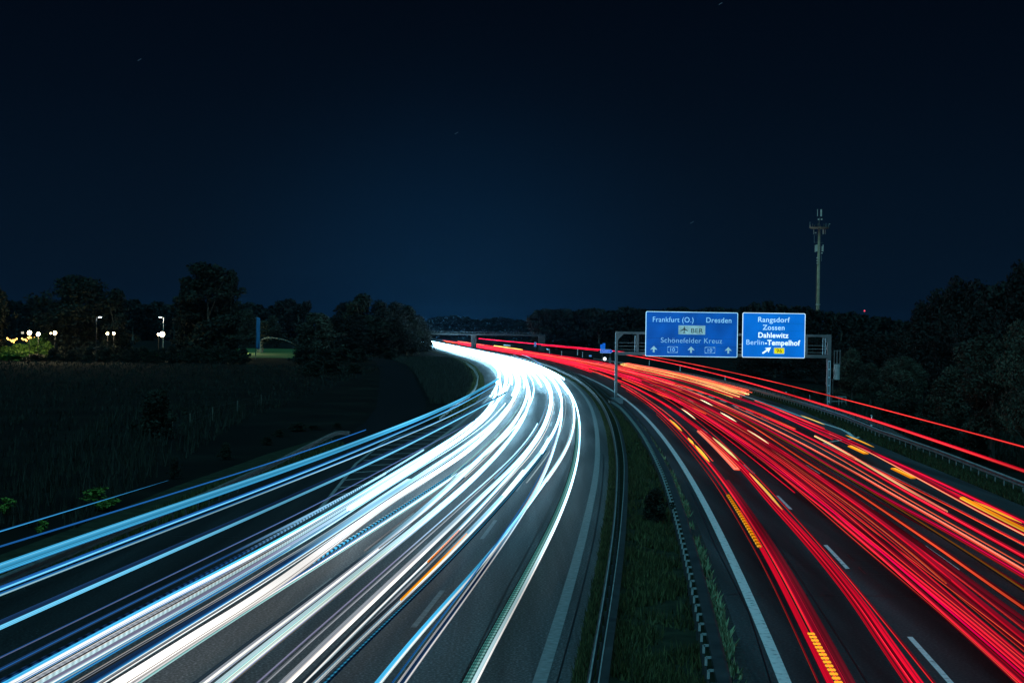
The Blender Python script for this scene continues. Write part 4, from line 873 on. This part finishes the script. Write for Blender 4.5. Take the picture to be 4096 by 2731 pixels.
def tree_proto(seed, H=10.0, W=7.0, base=.18, n=5200, size=.20, lobes=26, mat_='leaf', shape='round', trunk=True):
    """a tree of height H, crown width W standing at its own origin"""
    r = random.Random(seed); root = bpy.data.objects.new('tree', None)
    cz0, cs, rs = H * base, [], []
    for i in range(lobes):
        t_ = (i + r.random()) / lobes; z = cz0 + (H - cz0) * (.06 + .90 * t_)
        prof = {'round': math.sin(math.pi * min(1, .18 + .80 * t_)) ** .7, 'cone': 1.02 - .85 * t_, 'column': .92 if t_ < .8 else .62, 'wide': min(1, .75 + .6 * t_) if t_ < .55 else math.sqrt(max(.05, 1 - ((t_ - .55) / .5) ** 2))}[shape]
        rad = W / 2 * prof; lr = W * r.uniform(.11, .22); a = r.random() * 6.283; d = max(0, rad - lr) * math.sqrt(r.random())
        cs.append((d * math.cos(a), d * math.sin(a), min(z, H - lr * .6))); rs.append(lr)
    for i in range(lobes // 3):                                    # small outer sprays give an uneven outline
        t_ = r.random(); z = cz0 + (H - cz0) * t_; a = r.random() * 6.283; prof = math.sin(math.pi * min(1, .2 + .78 * t_)) ** .6
        cs.append((W / 2 * prof * math.cos(a) * 1.02, W / 2 * prof * math.sin(a) * 1.02, z)); rs.append(W * r.uniform(.04, .08))
    q_, tn = leaf_cloud(cs, rs, n, size, seed)
    ctr = q_.mean(axis=1); k_ = W / 2 / np.percentile(np.hypot(ctr[:, 0], ctr[:, 1]), 96); q_[:, :, :2] *= k_; cs = [(a * k_, b * k_, c) for a, b, c in cs]
    q_[:, :, 2] *= H / np.percentile(ctr[:, 2], 99.6)
    if trunk:
        mb = MB(); mb.tube([(0, 0, -.1), (.05 * W * .2, 0, H * .3), (0, .03 * W, H * .62), (0, 0, H * .9)], W * .035 + .06, 8, .03)
        for i in range(7):
            c = cs[r.randrange(len(cs))]; z = max(cz0 * .7, c[2] * r.uniform(.45, .7)); mb.tube([(0, 0, z), (c[0] * .5, c[1] * .5, (z + c[2]) / 2 + .2), c], W * .012 + .02, 5, .015)
        mb.build('trunk', MT['bark'], root)
    quads_obj('crown', q_, MT[mat_], root, 4, tn)
    return root
PROTO = {}
def tree(kind, x, y, H, W, label, rz=None, name='tree', group=None, z=0.0):
    """copies a prototype to (x, y) at the wanted height and width"""
    mk_, h0, w0 = PROTO_SPEC[kind]
    if kind not in PROTO:
        PROTO[kind] = mk_(); used_ = False; r = PROTO[kind]; C.objects.link(r)
    else:
        r = copy_tree(PROTO[kind])
    r.name = name; r.location = (x, y, z); r.rotation_euler = (0, 0, random.random() * 6.28 if rz is None else rz); r.scale = (W / w0, W / w0, H / h0)
    return tag(r, label, 'tree' if 'shrub' not in name and 'hedge' not in name and 'weed' not in name else 'shrub', group)
PROTO_SPEC = {
    'broad': (lambda: tree_proto(11, 24, 22, .05, 9000, .42, 34, 'leaf', 'wide'), 24, 22), 'broad2': (lambda: tree_proto(12, 20, 13, .06, 6000, .40, 26, 'leaf', 'round'), 20, 13),
    'tall': (lambda: tree_proto(13, 27, 15, .03, 12000, .42, 44, 'leaf', 'column'), 27, 15),
    'far1': (lambda: tree_proto(21, 20, 15, .02, 2600, .75, 20, 'leaf_far', 'round'), 20, 15), 'far2': (lambda: tree_proto(22, 20, 13, .02, 2600, .75, 20, 'leaf_far', 'wide'), 20, 13),
    'far3': (lambda: tree_proto(23, 22, 9, .02, 1800, .7, 18, 'leaf_far', 'cone'), 22, 9),
    'hor1': (lambda: tree_proto(24, 20, 15, .02, 2400, .8, 20, 'leaf_horizon', 'wide'), 20, 15),
    'mid1': (lambda: tree_proto(31, 15, 11, .04, 7000, .26, 30, 'leaf_far', 'round'), 15, 11), 'mid2': (lambda: tree_proto(32, 14, 9, .08, 6000, .25, 28, 'leaf_far', 'column'), 14, 9),
    'near1': (lambda: tree_proto(41, 11, 8.5, .22, 12000, .145, 26, 'leaf_near', 'wide'), 11, 8.5), 'near2': (lambda: tree_proto(42, 10, 7, .16, 9000, .14, 22, 'leaf_near', 'round'), 10, 7),
    'pale': (lambda: tree_proto(51, 14, 10, .03, 6500, .32, 28, 'leaf_pale', 'round'), 14, 10), 'lawn': (lambda: tree_proto(52, 9, 5, .22, 3500, .24, 22, 'leaf_pale', 'cone'), 9, 5),
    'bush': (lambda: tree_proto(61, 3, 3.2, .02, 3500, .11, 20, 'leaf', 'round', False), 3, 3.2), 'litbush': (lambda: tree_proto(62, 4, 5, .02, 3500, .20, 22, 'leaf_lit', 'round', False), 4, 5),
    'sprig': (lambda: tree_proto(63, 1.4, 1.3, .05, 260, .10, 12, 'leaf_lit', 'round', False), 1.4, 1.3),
}
def tpx(kind, xc, top, wpx, Y, label, rz=None, name='tree', group=None, bottom=None):
    p = at(xc, top, Y); H = p.z; W = wpx * Y / FOC
    z = 0.0
    if bottom: z = at(xc, bottom, Y).z; H -= z
    return tree(kind, p.x, Y, H, W, label, rz, name, group, z)
tpx('tall', 838, 1058, 250, 356, 'tallest dark tree on the left with a square double-topped crown', rz=1.0)
tpx('broad2', 752, 1112, 120, 358, 'dark tree forming the left shoulder of the tallest tree'); tpx('broad2', 925, 1086, 120, 357, 'dark tree forming the right shoulder of the tallest tree')
tpx('broad', 305, 1108, 330, 340, 'broad dark spreading tree behind the lit garden lamps')
tpx('broad2', 462, 1160, 150, 338, 'rounded dark tree leaning on the right of the broad one')
tpx('broad2', -28, 1130, 150, 330, 'green-tinged tree cut by the left edge of the picture')
tpx('pale', 1268, 1255, 190, 372, 'pale willow-like tree left of the big dark wood')
tpx('lawn', 1052, 1285, 66, 480, 'small pale tree standing alone on the lit lawn')
tpx('pale', 990, 1240, 96, 590, 'pale tree behind the blue banner'); tpx('pale', 1092, 1266, 90, 600, 'pale tree behind the small lawn tree')
wood = 'dark tree in the wood left of the motorway bend'
for i, (x, tp, w, Y) in enumerate(((1385, 1214, 150, 450), (1448, 1178, 130, 445), (1520, 1206, 130, 450), (1582, 1212, 120, 455), (1632, 1226, 100, 460), (1676, 1264, 84, 490), (1702, 1318, 60, 520), (1716, 1362, 36, 545),
                                   (1340, 1270, 150, 430), (1420, 1262, 160, 428), (1500, 1270, 170, 432), (1585, 1270, 150, 436), (1650, 1310, 100, 470))):
    tpx(('mid1', 'broad2', 'mid1')[i % 3], x, tp, w * 1.25, Y, wood, group='trees of the wood by the bend')
for i in range(40):
    x = -60 + i * 33; tp = 1207 + 12 * math.sin(i * 1.7) + 9 * math.sin(i * .61) + (10 if x > 500 else 0) - (14 if i % 11 == 4 else 0)
    tpx(('far1', 'far2', 'far1', 'far2', 'far3')[i % 5], x, tp, 110 if i % 5 != 4 else 46, 760 + (i * 37) % 60, 'dark tree in the far treeline behind the field', group='far trees on the left')
for i in range(16):
    x = 1735 + i * 30; tpx('hor1', x, 1272 - 6 * math.sin(i * .9) + .5 * i - (8 if i in (3, 4) else 0), 95, 1350, 'hazy tree on the horizon beyond the bridge', group='trees on the horizon')
for i in range(27):
    x = 2160 + i * 34; tpx(('far2', 'far1')[i % 2], x, 1243 - 5 * math.sin(i * 1.3) - .35 * i - (7 if i % 7 == 3 else 0), 115, 640 + (i * 29) % 50, 'dark tree in the treeline behind the sign gantry', group='trees behind the gantry')
for i, (x, tp) in enumerate(((3020, 1216), (3075, 1210), (3130, 1222), (3180, 1228), (3230, 1232), (3275, 1246), (3320, 1252), (3365, 1256), (3410, 1252), (3455, 1262), (3500, 1270), (3545, 1272), (3590, 1284), (3640, 1288), (3690, 1262))):
    tpx(('far1', 'far2')[i % 2], x, tp, 120, 350 + (i * 23) % 40, 'dark tree at the foot of the radio mast', group='trees around the mast')
for i, (x, tp, w, Y) in enumerate(((3010, 1380, 110, 250), (3100, 1370, 120, 262), (3190, 1390, 110, 240), (3270, 1350, 120, 232), (3360, 1370, 110, 222), (3450, 1330, 130, 214), (3540, 1340, 130, 206), (3620, 1320, 140, 198), (3700, 1300, 150, 190))):
    tpx(('mid1', 'mid2')[i % 2], x, tp, w * 1.5, Y + 25, 'dark leafy tree in the wood along the right-hand verge', group='trees along the right verge')
for i, (x, tp, w, Y) in enumerate(((3690, 1215, 120, 186), (3765, 1168, 130, 178), (3835, 1122, 150, 170), (3915, 1135, 150, 160), (4000, 1140, 160, 152), (4092, 1062, 170, 145))):
    tpx(('mid1', 'mid2', 'mid1')[i % 3], x, tp, w * 1.7, Y, 'tall dark tree in the wood at the right edge', group='tall trees at the right edge')
tpx('near1', 3975, 1345, 330, 99, 'nearest leafy tree on the right with its trunk showing above the red line', rz=.6)
tpx('near2', 3812, 1470, 220, 110, 'smaller leafy tree left of the nearest one, trunk showing', rz=2.2)
tpx('near1', 4120, 1290, 260, 92, 'leafy tree cut by the right edge of the picture', rz=3.9)
tpx('near2', 3412, 1400, 150, 181, 'small tree behind the hand railing, trunk showing', rz=1.1); tpx('near2', 3484, 1455, 110, 176, 'slim young tree right of the one behind the railing', rz=4.4)
tpx('near1', 3610, 1430, 190, 160, 'bushy young tree between the railing and the near trees', rz=5.2)
for i, (x, tp, w, Y) in enumerate(((3640, 1590, 140, 128), (3720, 1600, 130, 120), (3560, 1600, 110, 140), (3300, 1560, 100, 186), (3220, 1550, 110, 196), (3900, 1690, 140, 100), (3790, 1660, 120, 108))):
    tpx('bush', x, tp, w, Y, 'low dark shrub under the trees on the right verge', name='shrub', group='shrubs under the right trees')
tpx('bush', 2620, 1955, 130, 64, 'dark weedy bush growing in the grass of the median', name='weed')
tpx('bush', 632, 1560, 190, 108, 'dark leafy shrub alone in the field on the left', name='shrub')
tpx('sprig', 392, 1950, 150, 66, 'bright-leaved sprig catching light above the left crash barrier', name='weed', rz=.4); tpx('sprig', 30, 1990, 90, 64, 'bright weed at the left edge of the picture', name='weed'); tpx('sprig', 170, 2080, 60, 58, 'tiny bright weed below the blue line', name='weed')
for i, (x, tp, w, Y) in enumerate(((1195, 1690, 100, 118), (1120, 1715, 60, 112), (1070, 1745, 60, 104), (1350, 1690, 50, 122), (1255, 1700, 60, 120), (905, 1770, 70, 92), (700, 1830, 60, 80))):
    tpx('bush', x, tp, w, Y, 'low weed clump on the bank beside the slip road', name='weed', group='weeds by the slip road')

# ------------------------------------------------------------------ garden on the left: lamps, string lights, hedges, lawn, banner
warm = lit('lamp_glass_warm', (14, 11, 6.5), 1.0); cool = lit('lamp_head_cool', (7, 8, 8), 1.0); bulb = lit('bulb_amber', (4.5, 2.3, .5), 1.0)
def light(parent, z, energy, col, rad=.3):
    l = bpy.data.lights.new('lamp_light', 'POINT'); l.energy = energy; l.color = col; l.shadow_soft_size = rad
    o = bpy.data.objects.new('lamp_light', l); C.objects.link(o); o.parent = parent; o.location = (0, -.6, z)
def globe_lamp(x, y, Y, r, label, energy=0):
    p = at(x, y, Y); o = empty('garden_lamp', (p.x, Y, 0), label=label, cat='lamp', group='globe lamps in the garden')
    mb = MB(); mb.sphere((0, 0, p.z), r, 14); mb.build('glass_globe', warm, o, smooth=True)
    mb = MB(); mb.tube([(0, 0, 0), (0, 0, p.z - r * .9)], .06, 8); mb.tube([(0, 0, p.z - r * 1.2), (0, 0, p.z - r * .8)], .16, 8); mb.build('pole', MT['black'], o)
    if energy: light(o, p.z - .3, energy, (1, .80, .42))
    return o
globe_lamp(118, 1331, 326, .46, 'brightest globe lamp at the far left of the garden', 1000); globe_lamp(153, 1336, 325, .40, 'globe lamp just right of the brightest far-left one', 1000)
globe_lamp(220, 1331, 326, .38, 'globe lamp at the left side of the broad dark tree', 400); globe_lamp(204, 1333, 336, .20, 'small dim globe lamp touching the left side of the broad tree')
globe_lamp(430, 1334, 330, .26, 'left one of two globe lamps shining through the broad tree', 260); globe_lamp(455, 1333, 330, .28, 'right one of two globe lamps shining through the broad tree', 260)
globe_lamp(634, 1337, 350, .30, 'smaller globe lamp beside the big bright one near the street lamp', 60); globe_lamp(649, 1337, 349, .58, 'biggest bright globe lamp below the street lamp', 500)
for i in range(22):
    x = 215 + i * 36; tpx('bush', x, 1392 - 9 * math.sin(i * 2.1), 74, 322 + (i * 5) % 9, 'low dark bush in the hedge row in front of the garden', name='hedge_bush', group='hedge row before the garden')
p = at(90, 1331, 350); o = empty('lantern', (p.x, 350, 0), label='square lantern on a thin pole left of the brightest globe lamp', cat='lamp')
mb = MB(); mb.box((0, 0, p.z), (.46, .46, .5)); mb.build('lantern_glass', lit('lantern_pale', (.55, .48, .36), 1.0), o); mb = MB(); mb.box((0, 0, p.z + .3), (.6, .6, .08)); mb.build('cap', MT['black'], o); mb = MB(); mb.tube([(0, 0, 0), (0, 0, p.z - .25)], .05, 6); mb.build('pole', MT['darksteel'], o)
def street_lamp(x, y, Y, label, side=-1):
    p = at(x, y, Y); o = empty('street_lamp', (p.x, Y, 0), label=label, cat='lamp')
    mb = MB(); mb.tube([(0, 0, 0), (0, 0, p.z)], .10, 8, .07); mb.tube([(0, 0, p.z), (side * .7, 0, p.z + .12)], .05, 6); mb.build('pole', MT['panel'] if side < 0 else MT['black'], o)
    mb = MB(); mb.box((side * .75, 0, p.z + .14), (.8, .3, .10)); mb.build('lamp_head', MT['panel'], o, bevel=.03); mb = MB(); mb.box((side * .75, -.02, p.z + .04), (.6, .34, .09)); mb.build('lamp_glass', cool, o)
    light(o, p.z - .5, 120, (.8, .95, 1)); return o
street_lamp(654, 1270, 360, 'tall pale street lamp above the biggest globe lamp'); street_lamp(386, 1269, 326, 'white street lamp glinting in the middle of the broad dark tree', 1)
o = empty('string_lights', (0, 0, 0), label='two festoons of small amber bulbs above the lit hedge at the left edge', cat='lights')
bulbs = ((2, 1010), (28, 1018), (115, 990), (130, 1010), (165, 1020), (205, 1020), (235, 1018), (262, 1000), (185, 1038), (215, 1050), (345, 995), (370, 1010), (400, 1012), (415, 1028), (440, 980), (465, 968), (455, 990), (490, 985), (535, 985), (595, 993))
P = [at(x * .2551, 1100 + y * .2551, 338 + (i * 7 % 5)) for i, (x, y) in enumerate(bulbs)]
for q in P:
    mb = MB(); mb.sphere(q, .19, 8); mb.build('bulb', bulb, o)
mb = MB(); mb.tube([P[2], P[3], P[4], P[5], P[6], P[7]], .02, 4); mb.tube([P[2], P[8], P[9], P[7]], .02, 4); mb.tube([P[10], P[11], P[12], P[13]], .02, 4); mb.tube([P[14], P[15], P[16], P[17], P[18], P[19]], .02, 4); mb.build('cable', MT['black'], o)
mb = MB()
for q in (P[2], P[7], P[10], P[19]): mb.tube([(q.x, q.y, 0), q], .05, 6)
mb.build('pole', MT['black'], o)
light(o, 0, 500, (1, .75, .35)); o.children[-1].location = (P[5].x, P[5].y - 1, P[5].z + .4)
for i, (k_, x, tp, w, Y, lab) in enumerate((('litbush', 142, 1352, 80, 334, 'round bright yellow-green bush under the globe lamps'), ('litbush', 180, 1336, 52, 338, 'rounder darker green bush above the red shrub'), ('litbush', 190, 1368, 50, 332, 'low reddish-green bush right of the bright round one'),
                                           ('litbush', 20, 1386, 100, 330, 'hedge lit yellow-green at the left edge'), ('litbush', 80, 1376, 100, 331, 'hedge lit yellow-green below the bulbs'), ('litbush', 60, 1404, 130, 324, 'low front hedge in half light at the left edge'), ('bush', 150, 1415, 130, 322, 'low front hedge in half light under the bright bush'))):
    tpx(k_, x, tp, w, Y, lab, name='hedge_bush')
tpx('litbush', 585, 1398, 56, 343, 'green bush half lit by the biggest globe lamp, left of it', name='hedge_bush'); tpx('litbush', 618, 1410, 46, 341, 'low green bush half lit below the biggest globe lamp', name='hedge_bush')
for i, (x, tp, w, Y) in enumerate(((1215, 1385, 120, 330), (1290, 1395, 130, 318), (1370, 1390, 120, 345), (1440, 1395, 110, 360), (1330, 1440, 110, 262), (1250, 1450, 110, 250), (1420, 1455, 90, 270), (1560, 1405, 90, 400))):
    tpx('bush', x, tp, w, Y, 'dark shrub on the bank below the wood beside the slip road', name='shrub', group='shrubs on the bank below the wood')
lawn = strip('lawn', lambda z: -98.0, lambda z: -48.0, 395, 560, -.02, noisy('lawn_green', [(.3, (.02, .06, .01)), (.7, (.06, .14, .02))], .6, 6, .9), n=4)
p = at(945, 1372, 470); o = empty('garden_lamp', (p.x, 452, 0), label='lamp beside the lawn, hidden by the tallest dark tree', cat='lamp')
mb = MB(); mb.sphere((0, 0, p.z), .3, 12); mb.build('glass_globe', warm, o); mb = MB(); mb.tube([(0, 0, 0), (0, 0, p.z - .25)], .06, 8); mb.build('pole', MT['black'], o); light(o, p.z - .3, 11000, (1, .9, .45))
p = ground(1022, 1440); BZ = p.y; top = at(1030, 1266, BZ)
o = empty('banner_flag', (p.x, BZ, 0), label='tall narrow blue banner on a pole beside the lit lawn', cat='flag')
mb = MB(); mb.tube([(0, 0, 0), (0, 0, top.z)], .07, 8); mb.build('pole', MT['darksteel'], o)
v = []; f = []; z0, z1 = at(1022, 1392, BZ).z, top.z - .1
for i in range(25):
    zz = z0 + (z1 - z0) * i / 24
    for j in range(7): v.append((.08 + j * .15, .10 * math.sin(j * 1.9 + i * .1) * j / 6, zz - .05 * j))
for i in range(24):
    for j in range(6): a = i * 7 + j; f.append((a, a + 1, a + 8, a + 7))
bo = np_obj('banner', v, f, MT['cloth'], o, True); sl = bo.modifiers.new('thick', 'SOLIDIFY'); sl.thickness = .02
# sprinkler water over the lawn
wm = mat('water_spray', (.55, .58, .50), .4); bs = wm.node_tree.nodes['Principled BSDF']; bs.inputs['Alpha'].default_value = .13
o = empty('water_jet', at(1190, 1395, 470), label='arching sprinkler water jet falling on the lit lawn', cat='water')
a0 = at(1185, 1380, 470) - o.location; pts = []
for i in range(15): tt = i / 14; q = at(1183 - 150 * tt, 1378 - 36 * tt + (0 if tt < .6 else 0), 470) - o.location; pts.append(q)
pts = [at(x, y, 470) - o.location for x, y in ((1183, 1379), (1160, 1367), (1135, 1358), (1105, 1352), (1080, 1350), (1060, 1352), (1045, 1358), (1037, 1372), (1032, 1390), (1029, 1410))]
mb = MB(); mb.tube(pts, .10, 8, .30); mb.build('stream', wm, o, True)
mb = MB(); mb.tube([at(x, y, 470.4) - o.location for x, y in ((1040, 1362), (1040, 1380), (1038, 1411))], .25, 10, .8); mb.build('spray', wm, o, True)
# wire fence across the field
o = empty('wire_fence', (0, 0, 0), label='thin wire fence running across the dark field above the reeds', cat='fence')
fp = [ground(x, y) for x, y in ((690, 1735), (760, 1712), (850, 1682), (950, 1652), (1045, 1622))]
mb = MB()
for q in fp: mb.tube([q, q + Vector((0, 0, 1.15))], .04, 6)
mb.build('posts', MT['bark'], o); mb = MB()
for hh in (.6, 1.1): mb.tube([q + Vector((0, 0, hh)) for q in fp], .007, 4)
mb.build('wire', MT['darksteel'], o)

# ------------------------------------------------------------------ grass, reeds and leafy verge growth
def blades(name, fx, n, z0, z1, hmin, hmax, wid, m, lean=.5, clump=0, zpow=1.6):
    """fx(z) -> (x_left, x_right); n blades as thin triangles, denser towards the camera"""
    u = rng.random(n); z = z0 + (z1 - z0) * u ** zpow
    L = np.array([fx(q) for q in z]); x = L[:, 0] + (L[:, 1] - L[:, 0]) * rng.random(n)
    if clump:
        nse = np.sin(x * 2.1 + np.sin(z * .9) * 2) * np.sin(z * .55 + x * .4); keep = nse > rng.normal(.12, .34, n); x, z = x[keep], z[keep]; n = len(x)
    h = rng.uniform(hmin, hmax, n); a = rng.random(n) * 6.283; w = wid * rng.uniform(.6, 1.3, n) * (1 + z / 120)
    dx, dz = np.cos(a) * w, np.sin(a) * w; la = rng.random(n) * 6.283; lx, lz = np.cos(la) * h * lean * rng.random(n), np.sin(la) * h * lean * rng.random(n)
    q = np.stack([np.c_[x - dx, z - dz, np.full(n, -.03)], np.c_[x + dx, z + dz, np.full(n, -.03)], np.c_[x + lx, z + lz, h]], axis=1)
    return tag(quads_obj(name, q, m, None, 3, rng.random(n)), kind='stuff')
blades('grass', lambda z: (LRx(z) + .74, LRx(z) + tab(MED1, z) - .03), 26000, 28, 330, .08, .30, .022, MT['grass'], .6)
blades('grass', lambda z: (LRx(z) + tab(MED2, z) + .15, p3(z) - .25), 60000, 28, 240, .10, .42, .022, MT['grass'], .6, 1)
blades('dry_grass', lambda z: (LRx(z) + tab(MED2, z) + .15, p3(z) - .25), 22000, 28, 200, .05, .24, .026, MT['grass'], 1.4, 1)
blades('median_weeds', lambda z: (LRx(z) + tab(MED2, z) + .15, LRx(z) + tab(MED2, z) + 1.3), 9000, 28, 160, .08, .30, .035, MT['grass'], 1.1, 1)
blades('grass', lambda z: (p3(z) + .16, p3(z) + .62), 11000, 30, 150, .10, .34, .045, MT['herb'], .8, 1)
blades('grass', lambda z: (RLx(z) + tab(PAVR, z), RLx(z) + tab(PAVR, z) + 1.6), 34000, 66, 330, .10, .32, .025, MT['grass'], .6)
blades('grass', lambda z: (LRx(z) + tab(PAVL, z) - 1.6, LRx(z) + tab(PAVL, z) - .1), 22000, 30, 104, .10, .36, .022, MT['grass'], .6)
blades('grass', lambda z: (tab(GN, z) - 1.5, LRx(z) + tab(PAVL, z) - .05), 22000, 136, 420, .12, .40, .03, MT['grass'], .6, 0, 1.2)
blades('tall_grass', lambda z: (tab(RAMPR, z) + .5, tab(GN, z) - .8), 26000, 165, 420, .3, 1.0, .03, MT['reed'], .4, 1, 1.2)
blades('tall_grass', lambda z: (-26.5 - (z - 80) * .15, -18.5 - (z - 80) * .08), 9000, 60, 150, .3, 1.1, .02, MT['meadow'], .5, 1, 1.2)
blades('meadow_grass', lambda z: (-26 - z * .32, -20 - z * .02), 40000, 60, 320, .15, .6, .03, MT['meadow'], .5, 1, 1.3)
blades('undergrowth', lambda z: (RLx(z) + 20, RLx(z) + 34), 30000, 66, 220, .15, .7, .04, MT['leaf'], .6, 1, 1.2)

# ------------------------------------------------------------------ night haze over the road and fields
mb = MB(); mb.box((0, 1750, 30), (7200, 4000, 62))
hm = bpy.data.materials.new('thin_haze'); hm.use_nodes = True; t = hm.node_tree; t.nodes.clear()
o_ = t.nodes.new('ShaderNodeOutputMaterial'); vol = t.nodes.new('ShaderNodeVolumePrincipled')
vol.inputs['Color'].default_value = (.22, .60, 1.0, 1); vol.inputs['Density'].default_value = 2.0e-05; vol.inputs['Anisotropy'].default_value = .3
t.links.new(vol.outputs[0], o_.inputs['Volume'])
tag(mb.build('haze', hm), kind='stuff')

# a few faint star streaks above the motorway
stm = lit('star_glow', (.018, .032, .05), 1.0)
for x, y, lab in ((1826, 533, 'short pale star streak near the middle of the sky'), (2882, 16, 'short pale star streak at the top edge of the sky'), (558, 240, 'faint star streak high on the left of the sky'), (2768, 890, 'faint star streak above the overhead signs')):
    a, b = at(x - 7, y + 4, 9000), at(x + 7, y - 4, 9000); mb = MB(); mb.tube([a, b], 2.0, 6); tag(mb.build('star_streak', stm), lab, 'star')
